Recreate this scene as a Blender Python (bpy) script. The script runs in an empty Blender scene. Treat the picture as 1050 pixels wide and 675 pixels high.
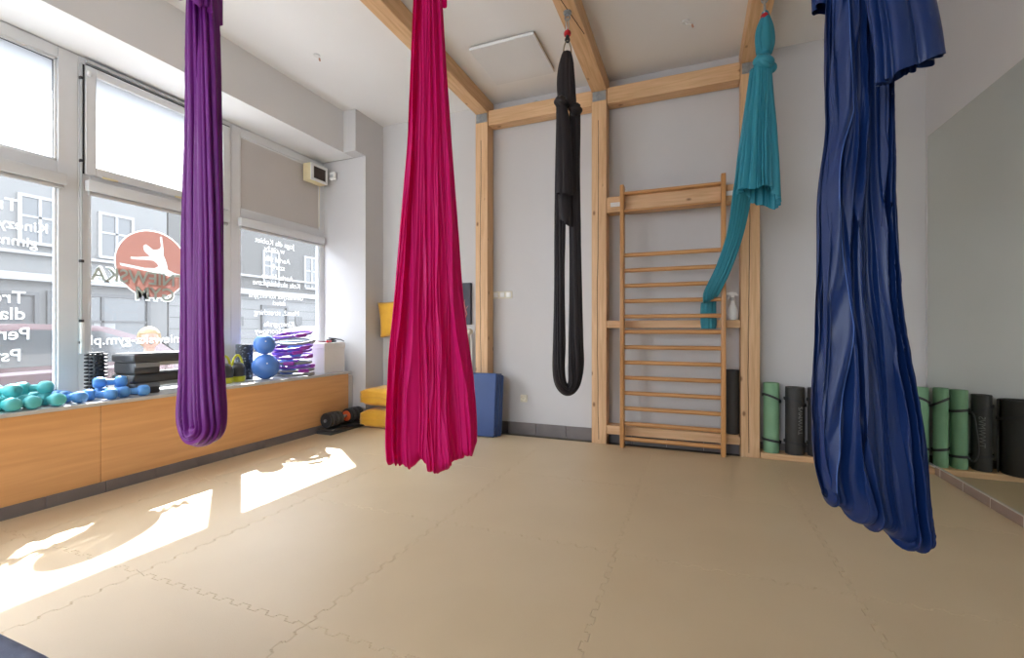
import bpy, bmesh, math, random
from mathutils import Vector, Matrix, noise

C = bpy.context.scene.collection
PI = math.pi
# ------------------------------------------------------------------ camera
CAM_H = 1.14
TH = math.atan(186 / 467.0)
cs, sn = math.cos(TH), math.sin(TH)
cam_d = bpy.data.cameras.new('camera')
cam_d.sensor_width = 36.0
cam_d.lens = 36.0 * 467 / 1050
cam_d.clip_start = 0.02
cam_d.clip_end = 200
cam = bpy.data.objects.new('camera', cam_d)
C.objects.link(cam)
cam.location = (0, 0, CAM_H)
cam.rotation_euler = (PI / 2, 0, TH)
bpy.context.scene.camera = cam

# ------------------------------------------------------------------ light
sc = bpy.context.scene
sc.view_settings.view_transform = 'Standard'
sc.view_settings.look = 'None'
sc.view_settings.gamma = 1
sc.view_settings.use_curve_mapping = False
sc.view_settings.exposure = 1.9
SKY = 2.6
SUN = 6.8
w = bpy.data.worlds.new('world')
sc.world = w
w.use_nodes = True
wn = w.node_tree.nodes
wn['Background'].inputs[0].default_value = (0.84, 0.93, 1.04, 1)
wn['Background'].inputs[1].default_value = SKY
sl = bpy.data.lights.new('sun', 'SUN')
sl.energy = SUN
sl.angle = math.radians(0.6)
sl.color = (1.0, 0.98, 0.95)
so = bpy.data.objects.new('sun', sl)
C.objects.link(so)
SUN_DIR = Vector((1.70, -1.29, -2.13)).normalized()
so.rotation_euler = SUN_DIR.to_track_quat('-Z', 'Y').to_euler()
so.location = (-8, 6, 9)
sc.cycles.max_bounces = 10
sc.cycles.diffuse_bounces = 7
sc.cycles.transparent_max_bounces = 16
sc.cycles.sample_clamp_indirect = 12
if 1:  # portal at the added window behind the camera
    po = bpy.data.lights.new('sky_portal', 'AREA')
    po.shape = 'RECTANGLE'
    po.size = 2.3
    po.size_y = 2.5
    po.cycles.is_portal = True
    p2 = bpy.data.objects.new('sky_portal', po)
    C.objects.link(p2)
    p2.location = (-1.9, -3.6, 1.8)
    p2.rotation_euler = Vector((0, 1, 0)).to_track_quat('-Z', 'Z').to_euler()
for (py0, py1) in ((-2.9, 4.3),):      # portal: guides the skylight sampling through the window wall
    pl = bpy.data.lights.new('sky_portal', 'AREA')
    pl.shape = 'RECTANGLE'
    pl.size = py1 - py0
    pl.size_y = 2.5
    pl.cycles.is_portal = True
    po = bpy.data.objects.new('sky_portal', pl)
    C.objects.link(po)
    po.location = (-4.32, (py0 + py1) / 2, 1.92)
    m3 = Matrix(((0, 0, -1), (1, 0, 0), (0, -1, 0)))
    po.rotation_euler = Vector((1, 0, 0)).to_track_quat('-Z', 'Z').to_euler()

# ------------------------------------------------------------------ materials
def mat(name, col, rough=0.6, metal=0.0, spec=0.5, sheen=0.0, coat=0.0):
    m = bpy.data.materials.new(name)
    m.use_nodes = True
    b = m.node_tree.nodes['Principled BSDF']
    b.inputs['Base Color'].default_value = (*col, 1)
    b.inputs['Roughness'].default_value = rough
    b.inputs['Metallic'].default_value = metal
    b.inputs['Specular IOR Level'].default_value = spec
    b.inputs['Sheen Weight'].default_value = sheen
    b.inputs['Coat Weight'].default_value = coat
    return m

def nd(m, t, **k):
    n = m.node_tree.nodes.new(t)
    for a, v in k.items():
        setattr(n, a, v)
    return n

def lk(m, a, b):
    m.node_tree.links.new(a, b)

def bsdf(m):
    return m.node_tree.nodes['Principled BSDF']

def noisy(name, c1, c2, scale=8, rough=0.6, bump=0.0, bscale=None, stretch=(1, 1, 1), detail=4, **k):
    """base colour varies between two tones of the material itself, plus optional bump"""
    m = mat(name, c1, rough, **k)
    tc = nd(m, 'ShaderNodeTexCoord')
    mp = nd(m, 'ShaderNodeMapping')
    mp.inputs['Scale'].default_value = stretch
    lk(m, tc.outputs['Object'], mp.inputs[0])
    n = nd(m, 'ShaderNodeTexNoise')
    n.inputs['Scale'].default_value = scale
    n.inputs['Detail'].default_value = detail
    lk(m, mp.outputs[0], n.inputs[0])
    r = nd(m, 'ShaderNodeValToRGB')
    r.color_ramp.elements[0].position = 0.3
    r.color_ramp.elements[1].position = 0.7
    r.color_ramp.elements[0].color = (*c1, 1)
    r.color_ramp.elements[1].color = (*c2, 1)
    lk(m, n.outputs[0], r.inputs[0])
    lk(m, r.outputs[0], bsdf(m).inputs['Base Color'])
    if bump:
        n2 = nd(m, 'ShaderNodeTexNoise')
        n2.inputs['Scale'].default_value = bscale or scale * 6
        n2.inputs['Detail'].default_value = 3
        lk(m, mp.outputs[0], n2.inputs[0])
        bp = nd(m, 'ShaderNodeBump')
        bp.inputs['Strength'].default_value = bump
        bp.inputs['Distance'].default_value = 0.004
        lk(m, n2.outputs[0], bp.inputs['Height'])
        lk(m, bp.outputs[0], bsdf(m).inputs['Normal'])
    return m

def wood(name, light, dark, axis=2, grain=9, knots=True, rough=0.55, crack=False):
    m = mat(name, light, rough)
    tc = nd(m, 'ShaderNodeTexCoord')
    mp = nd(m, 'ShaderNodeMapping')
    s = [1.0, 1.0, 1.0]
    s[axis] = 0.06
    mp.inputs['Scale'].default_value = s
    lk(m, tc.outputs['Object'], mp.inputs[0])
    n = nd(m, 'ShaderNodeTexNoise')
    n.inputs['Scale'].default_value = grain * 5
    n.inputs['Detail'].default_value = 5
    n.inputs['Distortion'].default_value = 0.6
    lk(m, mp.outputs[0], n.inputs[0])
    r = nd(m, 'ShaderNodeValToRGB')
    r.color_ramp.elements[0].position = 0.32
    r.color_ramp.elements[1].position = 0.68
    r.color_ramp.elements[0].color = (*dark, 1)
    r.color_ramp.elements[1].color = (*light, 1)
    lk(m, n.outputs[0], r.inputs[0])
    out = r.outputs[0]
    def darken(out, fac, col):
        mx = nd(m, 'ShaderNodeMix', data_type='RGBA')
        lk(m, fac, mx.inputs[0])
        lk(m, out, mx.inputs[6])
        mx.inputs[7].default_value = (*col, 1)
        return mx.outputs[2]
    if knots:
        mp2 = nd(m, 'ShaderNodeMapping')
        s2 = [1.0, 1.0, 1.0]
        s2[axis] = 0.55
        mp2.inputs['Scale'].default_value = s2
        lk(m, tc.outputs['Object'], mp2.inputs[0])
        v = nd(m, 'ShaderNodeTexVoronoi')
        v.inputs['Scale'].default_value = 7.0
        lk(m, mp2.outputs[0], v.inputs['Vector'])
        r2 = nd(m, 'ShaderNodeValToRGB')
        r2.color_ramp.elements[0].position = 0.05
        r2.color_ramp.elements[1].position = 0.12
        r2.color_ramp.elements[0].color = (1, 1, 1, 1)
        r2.color_ramp.elements[1].color = (0, 0, 0, 1)
        lk(m, v.outputs['Distance'], r2.inputs[0])
        out = darken(out, r2.outputs[0], (dark[0] * .45, dark[1] * .36, dark[2] * .3))
    lk(m, out, bsdf(m).inputs['Base Color'])
    return m

def fabric(name, col, col2, trans=0.28, rough=0.55, sheen=0.35):
    m = mat(name, col, rough, sheen=sheen, spec=0.35)
    b = bsdf(m)
    b.inputs['Sheen Roughness'].default_value = 0.35
    b.inputs['Sheen Tint'].default_value = (min(1, col[0] * 1.5 + .1), min(1, col[1] * 1.5 + .1), min(1, col[2] * 1.5 + .1), 1)
    t = nd(m, 'ShaderNodeBsdfTranslucent')
    t.inputs[0].default_value = (*col2, 1)
    mx = nd(m, 'ShaderNodeMixShader')
    mx.inputs[0].default_value = trans
    lk(m, b.outputs[0], mx.inputs[1])
    lk(m, t.outputs[0], mx.inputs[2])
    lk(m, mx.outputs[0], m.node_tree.nodes['Material Output'].inputs[0])
    tc = nd(m, 'ShaderNodeTexCoord')
    n2 = nd(m, 'ShaderNodeTexNoise')
    n2.inputs['Scale'].default_value = 60
    mp = nd(m, 'ShaderNodeMapping')
    mp.inputs['Scale'].default_value = (1, 1, .12)
    lk(m, tc.outputs['Object'], mp.inputs[0])
    lk(m, mp.outputs[0], n2.inputs[0])
    bp = nd(m, 'ShaderNodeBump')
    bp.inputs['Strength'].default_value = 0.25
    bp.inputs['Distance'].default_value = 0.003
    lk(m, n2.outputs[0], bp.inputs['Height'])
    lk(m, bp.outputs[0], b.inputs['Normal'])
    return m

def glass(name, haze=0.05, tint=(1, 1, 1), dcol=.95):
    m = bpy.data.materials.new(name)
    m.use_nodes = True
    nt = m.node_tree
    nt.nodes.remove(nt.nodes['Principled BSDF'])
    tr = nd(m, 'ShaderNodeBsdfTransparent')
    tr.inputs[0].default_value = (*tint, 1)
    gl = nd(m, 'ShaderNodeBsdfGlossy')
    gl.inputs['Roughness'].default_value = 0.02
    fr = nd(m, 'ShaderNodeFresnel')
    fr.inputs[0].default_value = 1.35
    mx = nd(m, 'ShaderNodeMixShader')
    ge = nd(m, 'ShaderNodeNewGeometry')
    inv = nd(m, 'ShaderNodeMath', operation='SUBTRACT')
    inv.inputs[0].default_value = 1.0
    lk(m, ge.outputs['Backfacing'], inv.inputs[1])
    mu = nd(m, 'ShaderNodeMath', operation='MULTIPLY')
    lk(m, fr.outputs[0], mu.inputs[0])
    lk(m, inv.outputs[0], mu.inputs[1])
    lk(m, mu.outputs[0], mx.inputs[0])
    lk(m, tr.outputs[0], mx.inputs[1])
    lk(m, gl.outputs[0], mx.inputs[2])
    tl = nd(m, 'ShaderNodeBsdfTranslucent')
    tl.inputs[0].default_value = (dcol, dcol, dcol, 1)
    m2 = nd(m, 'ShaderNodeMixShader')
    m2.inputs[0].default_value = haze  # milky share: washed-out haze mixed into clear panes, frosting on the film
    lk(m, mx.outputs[0], m2.inputs[1])
    lk(m, tl.outputs[0], m2.inputs[2])
    lk(m, m2.outputs[0], nt.nodes['Material Output'].inputs[0])
    return m

WALL = (0.57, 0.56, 0.56)
M = {}
M['wall'] = noisy('wall_paint', WALL, (0.545, 0.535, 0.535), 1.3, 0.75, bump=0.06, bscale=140)
M['wall_white'] = noisy('white_paint', (0.70, 0.70, 0.705), (0.67, 0.67, 0.67), 1.5, 0.7, bump=0.05, bscale=120)
M['ceil'] = noisy('ceiling_paint', (0.77, 0.77, 0.775), (0.745, 0.745, 0.745), 1.1, 0.8)
M['frame'] = noisy('white_upvc', (0.70, 0.71, 0.72), (0.66, 0.67, 0.68), 3, 0.35)
M['frame_grey'] = mat('grey_profile', (0.42, 0.41, 0.40), 0.5)
M['gasket'] = mat('black_gasket', (0.03, 0.03, 0.035), 0.6)
M['panel'] = noisy('greige_panel', (0.56, 0.53, 0.51), (0.53, 0.50, 0.48), 2, 0.6)
M['glass'] = glass('window_glass', 0.016)
M['film'] = glass('frosted_film', 0.985, dcol=.8)
M['mat_tan'] = noisy('tan_foam', (0.63, 0.49, 0.31), (0.60, 0.46, 0.285), 2.2, 0.42, bump=0.2, bscale=260, spec=0.8)
M['sub'] = mat('screed', (0.10, 0.085, 0.065), 0.8)
M['sill'] = noisy('sill_laminate', (0.52, 0.52, 0.51), (0.47, 0.47, 0.46), 12, 0.4)
M['clad'] = wood('beech_laminate', (0.74, 0.40, 0.165), (0.65, 0.335, 0.13), axis=1, grain=5, knots=False, rough=0.35)
M['pine_z'] = wood('pine_vertical', (0.72, 0.47, 0.265), (0.58, 0.345, 0.17), axis=2)
M['pine_x'] = wood('pine_crosswise', (0.72, 0.47, 0.265), (0.58, 0.345, 0.17), axis=0)
M['pine_y'] = wood('pine_lengthwise', (0.72, 0.47, 0.265), (0.58, 0.345, 0.17), axis=1)
M['bar_x'] = wood('varnished_rung', (0.58, 0.30, 0.11), (0.46, 0.22, 0.075), axis=0, knots=False, rough=0.35)
M['bar_z'] = wood('varnished_upright', (0.60, 0.31, 0.12), (0.48, 0.23, 0.08), axis=2, knots=False, rough=0.35)
M['crack'] = mat('crack', (0.035, 0.018, 0.008), 0.9)
M['tile'] = noisy('skirting_tile', (0.20, 0.175, 0.165), (0.16, 0.14, 0.135), 6, 0.4, bump=.1)
M['tile_r'] = noisy('brown_skirting_tile', (0.30, 0.215, 0.175), (0.25, 0.18, 0.145), 6, 0.4, bump=.1)
M['grout'] = mat('grout', (0.62, 0.56, 0.50), 0.8)
M['steel'] = mat('steel', (0.55, 0.56, 0.57), 0.3, 1.0)
M['zinc'] = noisy('zinc_plate', (0.42, 0.46, 0.48), (0.30, 0.33, 0.35), 30, 0.45, metal=0.8)
M['brass'] = mat('aged_brass', (0.35, 0.30, 0.20), 0.35, 1.0)
M['red'] = mat('red_anodised', (0.55, 0.02, 0.03), 0.3, 0.4)
M['black'] = mat('black_rubber', (0.02, 0.02, 0.022), 0.5)
M['dark'] = mat('charcoal_plastic', (0.045, 0.047, 0.05), 0.42)
M['grey'] = mat('grey_plastic', (0.22, 0.23, 0.24), 0.45)
M['lgrey'] = mat('light_grey', (0.45, 0.47, 0.47), 0.5)
M['white'] = mat('white_plastic', (0.80, 0.80, 0.78), 0.4)
M['cream'] = mat('cream_plastic', (0.72, 0.62, 0.38), 0.45)
M['yellow'] = mat('lime_yellow', (0.62, 0.62, 0.03), 0.45)
M['speckle'] = noisy('speckled_foam', (0.03, 0.035, 0.045), (0.30, 0.36, 0.42), 60, 0.8, detail=1)
M['speckle'].node_tree.nodes['Color Ramp'].color_ramp.elements[0].position = .60
M['speckle'].node_tree.nodes['Color Ramp'].color_ramp.elements[1].position = .72
M['ball'] = mat('blue_pvc', (0.075, 0.20, 0.56), 0.35)
M['teal_v'] = noisy('teal_vinyl', (0.08, 0.42, 0.44), (0.10, 0.48, 0.50), 20, 0.45)
M['blue_v'] = noisy('blue_vinyl', (0.07, 0.23, 0.55), (0.09, 0.28, 0.62), 20, 0.45)
M['ring'] = mat('purple_ring', (0.17, 0.045, 0.42), 0.4)
M['ring2'] = mat('magenta_pad', (0.28, 0.035, 0.36), 0.5)
M['box'] = noisy('white_cardboard', (0.74, 0.71, 0.68), (0.70, 0.67, 0.64), 4, 0.7)
M['orange'] = mat('orange_ring', (0.80, 0.16, 0.05), 0.4)
M['mustard'] = noisy('mustard_fabric', (0.70, 0.37, 0.025), (0.62, 0.31, 0.02), 9, 0.85, bump=0.35, bscale=90, sheen=0.3)
M['navy_mat'] = noisy('blue_vinyl_cover', (0.032, 0.075, 0.235), (0.028, 0.066, 0.205), 5, 0.5, bump=.12, bscale=60)
M['pouf'] = noisy('blue_grey_fabric', (0.17, 0.20, 0.29), (0.13, 0.155, 0.23), 30, 0.9, bump=.3, bscale=250)
M['pouf_side'] = noisy('brown_fabric', (0.16, 0.11, 0.09), (0.13, 0.09, 0.07), 30, 0.9, bump=.3, bscale=250)
M['green'] = noisy('sage_foam', (0.20, 0.37, 0.22), (0.175, 0.335, 0.195), 8, 0.7, bump=.15, bscale=150)
M['darkmat'] = noisy('charcoal_foam', (0.036, 0.033, 0.030), (0.028, 0.026, 0.024), 8, 0.6, bump=.15, bscale=150)
M['print'] = mat('grey_print', (0.20, 0.20, 0.19), 0.6)
M['picture'] = noisy('dark_canvas', (0.035, 0.04, 0.06), (0.06, 0.065, 0.09), 3, 0.6)
M['skin_tone'] = noisy('skin', (0.34, 0.19, 0.135), (0.31, 0.175, 0.125), 8, 0.55)
M['blonde'] = noisy('blonde_hair', (0.30, 0.21, 0.09), (0.24, 0.165, 0.065), 40, 0.6, stretch=(1, 1, .2))
M['shirt'] = noisy('pale_pink_shirt', (0.25, 0.17, 0.185), (0.22, 0.15, 0.165), 12, 0.8)
M['jeans'] = noisy('denim', (0.10, 0.14, 0.24), (0.12, 0.17, 0.28), 20, 0.85)
def vinyl(name, col, tr):
    m = mat(name, col, .5)
    t = nd(m, 'ShaderNodeBsdfTranslucent')
    t.inputs[0].default_value = (*col, 1)
    mx = nd(m, 'ShaderNodeMixShader')
    mx.inputs[0].default_value = tr
    lk(m, bsdf(m).outputs[0], mx.inputs[1])
    lk(m, t.outputs[0], mx.inputs[2])
    lk(m, mx.outputs[0], m.node_tree.nodes['Material Output'].inputs[0])
    return m
M['letter'] = vinyl('white_vinyl', (0.80, 0.82, 0.83), .5)
M['decal_red'] = vinyl('salmon_vinyl', (0.58, 0.30, 0.26), .10)
M['decal_grey'] = vinyl('grey_green_vinyl', (0.50, 0.57, 0.53), .0)
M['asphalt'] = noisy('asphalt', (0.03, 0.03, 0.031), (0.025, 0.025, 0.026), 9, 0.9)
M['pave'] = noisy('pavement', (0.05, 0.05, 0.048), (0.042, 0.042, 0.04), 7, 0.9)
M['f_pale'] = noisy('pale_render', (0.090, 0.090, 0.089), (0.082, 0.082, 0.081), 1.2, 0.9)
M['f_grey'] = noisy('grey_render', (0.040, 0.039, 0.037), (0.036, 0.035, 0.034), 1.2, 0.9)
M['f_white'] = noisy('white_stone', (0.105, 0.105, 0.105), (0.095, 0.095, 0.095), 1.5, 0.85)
M['f_dark'] = mat('dark_shopfront', (0.02, 0.02, 0.022), 0.5)
M['f_win'] = mat('facade_glass', (0.03, 0.033, 0.036), 0.15)
M['f_trim'] = mat('facade_trim', (0.14, 0.14, 0.14), 0.6)
M['f_shop'] = mat('shop_poster', (0.15, 0.13, 0.09), 0.7)
M['car_white'] = mat('white_car_paint', (0.30, 0.30, 0.31), 0.25, coat=.5)
M['car_grey'] = mat('maroon_car_paint', (0.06, 0.022, 0.03), 0.25, coat=.5)
M['car_red'] = mat('dark_car_paint', (0.02, 0.02, 0.024), 0.25, coat=.5)
M['car_glass'] = mat('car_glass', (0.03, 0.035, 0.04), 0.05)
M['tail'] = mat('red_lamp', (0.5, 0.03, 0.03), 0.3)
M['plant'] = noisy('leaf', (0.05, 0.14, 0.03), (0.08, 0.20, 0.05), 30, 0.7)
M['mirror'] = mat('mirror_glass', (0.74, 0.76, 0.70), 0.0, 1.0)
M['mirror_edge'] = mat('mirror_edge', (0.50, 0.52, 0.47), 0.25)
M['silk_purple'] = fabric('silk_purple', (0.15, 0.012, 0.19), (0.20, 0.015, 0.28), .15, rough=.42, sheen=.3)
M['silk_pink'] = fabric('silk_pink', (0.62, 0.002, 0.165), (0.85, 0.002, 0.20), 0.35, sheen=.08)
M['silk_black'] = fabric('silk_black', (0.016, 0.012, 0.014), (0.012, 0.010, 0.012), 0.05, sheen=.15)
M['silk_teal'] = fabric('silk_teal', (0.035, 0.26, 0.345), (0.04, 0.36, 0.45), 0.12, rough=.42, sheen=.2)
M['silk_navy'] = fabric('silk_navy', (0.005, 0.022, 0.105), (0.006, 0.03, 0.15), 0.03, rough=.38, sheen=.08)
M['hem_navy'] = mat('hem_thread', (0.04, 0.10, 0.32), 0.6)

# ------------------------------------------------------------------ mesh builder
class MB:
    def __init__(self):
        self.b = bmesh.new()
    def _merge(self, t):
        me = bpy.data.meshes.new('tmp')
        t.to_mesh(me)
        t.free()
        self.b.from_mesh(me)
        bpy.data.meshes.remove(me)
        return self
    def box(self, x0, x1, y0, y1, z0, z1, bev=0.0, seg=2, rot=None, pivot=None):
        t = bmesh.new()
        bmesh.ops.create_cube(t, size=1)
        for v in t.verts:
            v.co = Vector(((x0 + x1) / 2 + v.co.x * (x1 - x0), (y0 + y1) / 2 + v.co.y * (y1 - y0), (z0 + z1) / 2 + v.co.z * (z1 - z0)))
        if bev:
            bmesh.ops.bevel(t, geom=t.edges[:], offset=bev, segments=seg, affect='EDGES', profile=0.5)
        if rot is not None:
            p = Vector(pivot) if pivot else Vector(((x0 + x1) / 2, (y0 + y1) / 2, (z0 + z1) / 2))
            for v in t.verts:
                v.co = rot @ (v.co - p) + p
        return self._merge(t)
    def lathe(self, prof, o=(0, 0, 0), axis=(0, 0, 1), n=24, cap=True):
        """prof: (radius, height) list along axis"""
        q = Vector((0, 0, 1)).rotation_difference(Vector(axis).normalized())
        o = Vector(o)
        t = bmesh.new()
        rings = []
        for r, h in prof:
            rings.append([t.verts.new(o + q @ Vector((r * math.cos(2 * PI * i / n), r * math.sin(2 * PI * i / n), h))) for i in range(n)])
        for a, b_ in zip(rings, rings[1:]):
            for i in range(n):
                t.faces.new((a[i], a[(i + 1) % n], b_[(i + 1) % n], b_[i]))
        if cap:
            t.faces.new(list(reversed(rings[0])))
            t.faces.new(rings[-1])
        return self._merge(t)
    def cyl(self, p0, p1, r, n=16, r1=None, bev=0.0):
        p0, p1 = Vector(p0), Vector(p1)
        L = (p1 - p0).length
        r1 = r if r1 is None else r1
        pr = [(r, 0), (r1, L)] if not bev else [(r - bev, 0), (r, bev), (r1, L - bev), (r1 - bev, L)]
        return self.lathe(pr, p0, p1 - p0, n)
    def tube(self, pts, r, n=8, closed=False):
        pts = [Vector(p) for p in pts]
        t = bmesh.new()
        rings = []
        N = len(pts)
        up = None
        for i, p in enumerate(pts):
            a = pts[(i - 1) % N] if (closed or i > 0) else p
            b_ = pts[(i + 1) % N] if (closed or i < N - 1) else p
            T = (b_ - a).normalized()
            if up is None:
                up = T.orthogonal().normalized()
            else:
                up = (up - T * up.dot(T)).normalized()
            S = T.cross(up)
            rr = r[i] if isinstance(r, (list, tuple)) else r
            rings.append([t.verts.new(p + rr * (up * math.cos(2 * PI * k / n) + S * math.sin(2 * PI * k / n))) for k in range(n)])
        prs = list(zip(rings, rings[1:]))
        if closed:
            # align last ring with the first
            best = min(range(n), key=lambda s: sum((rings[-1][k].co - rings[0][(k + s) % n].co).length for k in range(n)))
            prs.append((rings[-1], [rings[0][(k + best) % n] for k in range(n)]))
        for a, b_ in prs:
            for k in range(n):
                t.faces.new((a[k], a[(k + 1) % n], b_[(k + 1) % n], b_[k]))
        if not closed:
            t.faces.new(list(reversed(rings[0])))
            t.faces.new(rings[-1])
        return self._merge(t)
    def ball(self, c, r, sc_=(1, 1, 1), u=24, v=16, fn=None, rot=None):
        t = bmesh.new()
        bmesh.ops.create_uvsphere(t, u_segments=u, v_segments=v, radius=1)
        for q in t.verts:
            co = Vector((q.co.x * sc_[0] * r, q.co.y * sc_[1] * r, q.co.z * sc_[2] * r))
            if fn:
                co = fn(co)
            if rot is not None:
                co = rot @ co
            q.co = co + Vector(c)
        return self._merge(t)
    def prism(self, poly, axis, a0, a1):
        """poly of 2D points in the plane normal to axis (0:x ->(y,z), 1:y ->(x,z), 2:z ->(x,y))"""
        t = bmesh.new()
        def mk(p, a):
            return Vector({0: (a, p[0], p[1]), 1: (p[0], a, p[1]), 2: (p[0], p[1], a)}[axis])
        A = [t.verts.new(mk(p, a0)) for p in poly]
        B = [t.verts.new(mk(p, a1)) for p in poly]
        n = len(poly)
        t.faces.new(A)
        t.faces.new(list(reversed(B)))
        for i in range(n):
            t.faces.new((A[i], B[i], B[(i + 1) % n], A[(i + 1) % n]))
        bmesh.ops.recalc_face_normals(t, faces=t.faces[:])
        return self._merge(t)
    def grid(self, rows, closed_u=False):
        t = bmesh.new()
        R = [[t.verts.new(p) for p in row] for row in rows]
        for a, b_ in zip(R, R[1:]):
            n = len(a)
            for i in range(n if closed_u else n - 1):
                t.faces.new((a[i], a[(i + 1) % n], b_[(i + 1) % n], b_[i]))
        return self._merge(t)
    def move(self, off=None, rot=None):
        for v in self.b.verts:
            if rot is not None:
                v.co = rot @ v.co
            if off is not None:
                v.co = v.co + Vector(off)
        return self
    def build(self, name, m, parent=None, world=False, smooth=True, ang=38, normals=True):
        me = bpy.data.meshes.new(name)
        if normals:
            bmesh.ops.recalc_face_normals(self.b, faces=self.b.faces[:])
        if smooth:
            lim = math.radians(ang)
            for f in self.b.faces:
                f.smooth = True
            for e in self.b.edges:
                if len(e.link_faces) == 2 and e.calc_face_angle(0) > lim:
                    e.smooth = False
        self.b.to_mesh(me)
        self.b.free()
        o = bpy.data.objects.new(name, me)
        C.objects.link(o)
        me.materials.append(m if not isinstance(m, str) else M[m])
        if parent is not None:
            o.parent = parent
            if world:
                r = parent
                off = Vector((0, 0, 0))
                while r is not None:
                    off += r.location
                    r = r.parent
                me.transform(Matrix.Translation(-off))
        else:
            # origin at the base centre
            vs = [v.co for v in me.vertices]
            if vs:
                c = Vector(((min(v.x for v in vs) + max(v.x for v in vs)) / 2, (min(v.y for v in vs) + max(v.y for v in vs)) / 2, min(v.z for v in vs)))
                me.transform(Matrix.Translation(-c))
                o.location = c
        return o

def tag(o, label, cat, group=None, kind=None):
    if label:
        o['label'] = label
    if cat:
        o['category'] = cat
    if group:
        o['group'] = group
    if kind:
        o['kind'] = kind
    return o

def thing(name, label, cat, loc=(0, 0, 0), rz=0, group=None):
    o = bpy.data.objects.new(name, None)
    o.empty_display_size = 0.05
    C.objects.link(o)
    o.location = loc
    o.rotation_euler = (0, 0, rz)
    return tag(o, label, cat, group)

def struct(o, label=None):
    o['kind'] = 'structure'
    if label:
        o['label'] = label
    return o

def dup(root, loc=None, rz=None, label=None, group=None, mats=None, rot=None):
    def cp(o, par):
        c = o.copy()
        C.objects.link(c)
        if par is not None:
            c.parent = par
        for ch in [x for x in o.children]:
            cp(ch, c)
        return c
    r = cp(root, None)
    if loc is not None:
        r.location = loc
    if rz is not None:
        r.rotation_euler = (0, 0, rz)
    if rot is not None:
        r.rotation_euler = rot
    if label:
        r['label'] = label
    if group:
        r['group'] = group
    return r

def PX(u, v, f):
    """point seen at image position (u, v) at distance f along the view axis"""
    r = (u - 525) / 467 * f
    return Vector((r * cs - f * sn, r * sn + f * cs, CAM_H - (v - 338) / 467 * f))

E1 = Vector((cs, sn, 0))          # across the view
E2 = Vector((-sn, cs, 0))         # away from the camera

# ------------------------------------------------------------------ room shell
YB = 4.62      # back wall
XL = -3.72     # window wall, inner face
XR = 1.73      # mirror wall
ZC = 3.63
XW = -4.20     # window frames, inner face
YF = -3.4
FZ = 0.03      # top of the foam mats

struct(MB().box(-4.5, XR + .2, YF - .1, YB + .2, -0.12, 0).build('floor', 'sub'))
struct(MB().box(-4.5, XR + .2, YF - .1, YB + .2, ZC, ZC + .15).build('ceiling', 'ceil'))
struct(MB().box(-3.56, XR + .2, YB, YB + .2, 0, ZC).build('wall_back', 'wall'))
struct(MB().box(XR, XR + .2, YF, YB, 0, ZC).build('wall_right', 'wall'))
wf = MB().box(-4.5, -3.1, YF - .2, YF, 0, ZC)
wf.box(-.7, XR + .2, YF - .2, YF, 0, ZC)
wf.box(-3.1, -.7, YF - .2, YF, 0, .5)
wf.box(-3.1, -.7, YF - .2, YF, 3.1, ZC)
struct(wf.build('wall_front', 'wall'))
# window wall: lintel, pillar with stepped corner, parapet under the windows
lw = MB().box(-4.5, XL, YF, 4.30, 3.16, ZC)
lw.box(-4.5, XL - .03, YF, 4.33, 0, 0.60)
lw.box(-4.5, XL, YF, -3.0, 0.6, 3.16)
struct(lw.build('wall_left', 'wall_white'))
pw = MB()
pw.prism([(XL - .01, 4.13), (-3.55, 4.13), (-3.55, YB + .2), (-4.28, YB + .2), (-4.28, 4.33), (XL - .01, 4.33)], 2, 3.16, ZC)
pw.prism([(-4.28, 4.33), (-3.55, 4.30), (-3.55, YB + .2), (-4.28, YB + .2)], 2, 0, 3.16)
pw.box(-4.5, -4.27, 4.75, YB + .2, 0, ZC)
struct(pw.build('wall_pillar', 'wall'))
# laminate cladding under the sill, two boards with a seam
tp = MB().box(XL - .03, XL, YF, 1.829, 0.10, 0.625, .002, 1)
tp.box(XL - .03, XL, 1.832, 4.21, 0.10, 0.625, .002, 1)
struct(tp.build('trim_1', 'clad'), 'orange beech laminate boards under the window sill')
struct(MB().box(XW - .02, -3.69, YF, 4.23, 0.625, 0.65, .003, 1).build('trim_2', 'sill'), 'pale window sill running the length of the windows')
# skirting tiles
def tiles(name, m, axis, fixed0, fixed1, a0, a1, step, z0, z1, first=None):
    b_ = MB()
    a = first if first is not None else a0
    if a > a0:
        p = [a0, a]
    else:
        p = [a0]
    while a + step < a1:
        a += step
        p.append(a)
    p.append(a1)
    for s, e in zip(p, p[1:]):
        if e - s < .012:
            continue
        if axis == 1:
            b_.box(fixed0, fixed1, s + .002, e - .002, z0, z1, .0015, 1)
        else:
            b_.box(s + .002, e - .002, fixed0, fixed1, z0, z1, .0015, 1)
    return struct(b_.build(name, m))
tiles('baseboard_left', 'tile', 1, XL - .028, XL + .008, YF, 4.21, .308, 0, .105, first=YF + .02)
tiles('baseboard_back', 'tile', 0, YB - .012, YB, -3.54, XR, .33, 0, .13)
tiles('baseboard_right', 'tile_r', 1, XR - .016, XR, YF, 4.43, .31, 0, .088)
g = MB().box(XR - .017, XR - .0005, YF, 4.43, .0885, .092)
a = YF + .31
while a < 4.4:
    g.box(XR - .0168, XR - .004, a - .0022, a + .0022, 0, .0885)
    a += .31
struct(g.build('trim_3', 'grout'))
# outer face of the house: lintel that shades the top of the panes, and its outer reveals
ol = MB().box(-4.47, -4.36, YF, 4.8, 3.14, 4.2)
ol.box(-4.58, -4.505, YF, 4.6, -.1, .55)
struct(ol.build('wall_outside', 'f_pale'))

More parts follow.
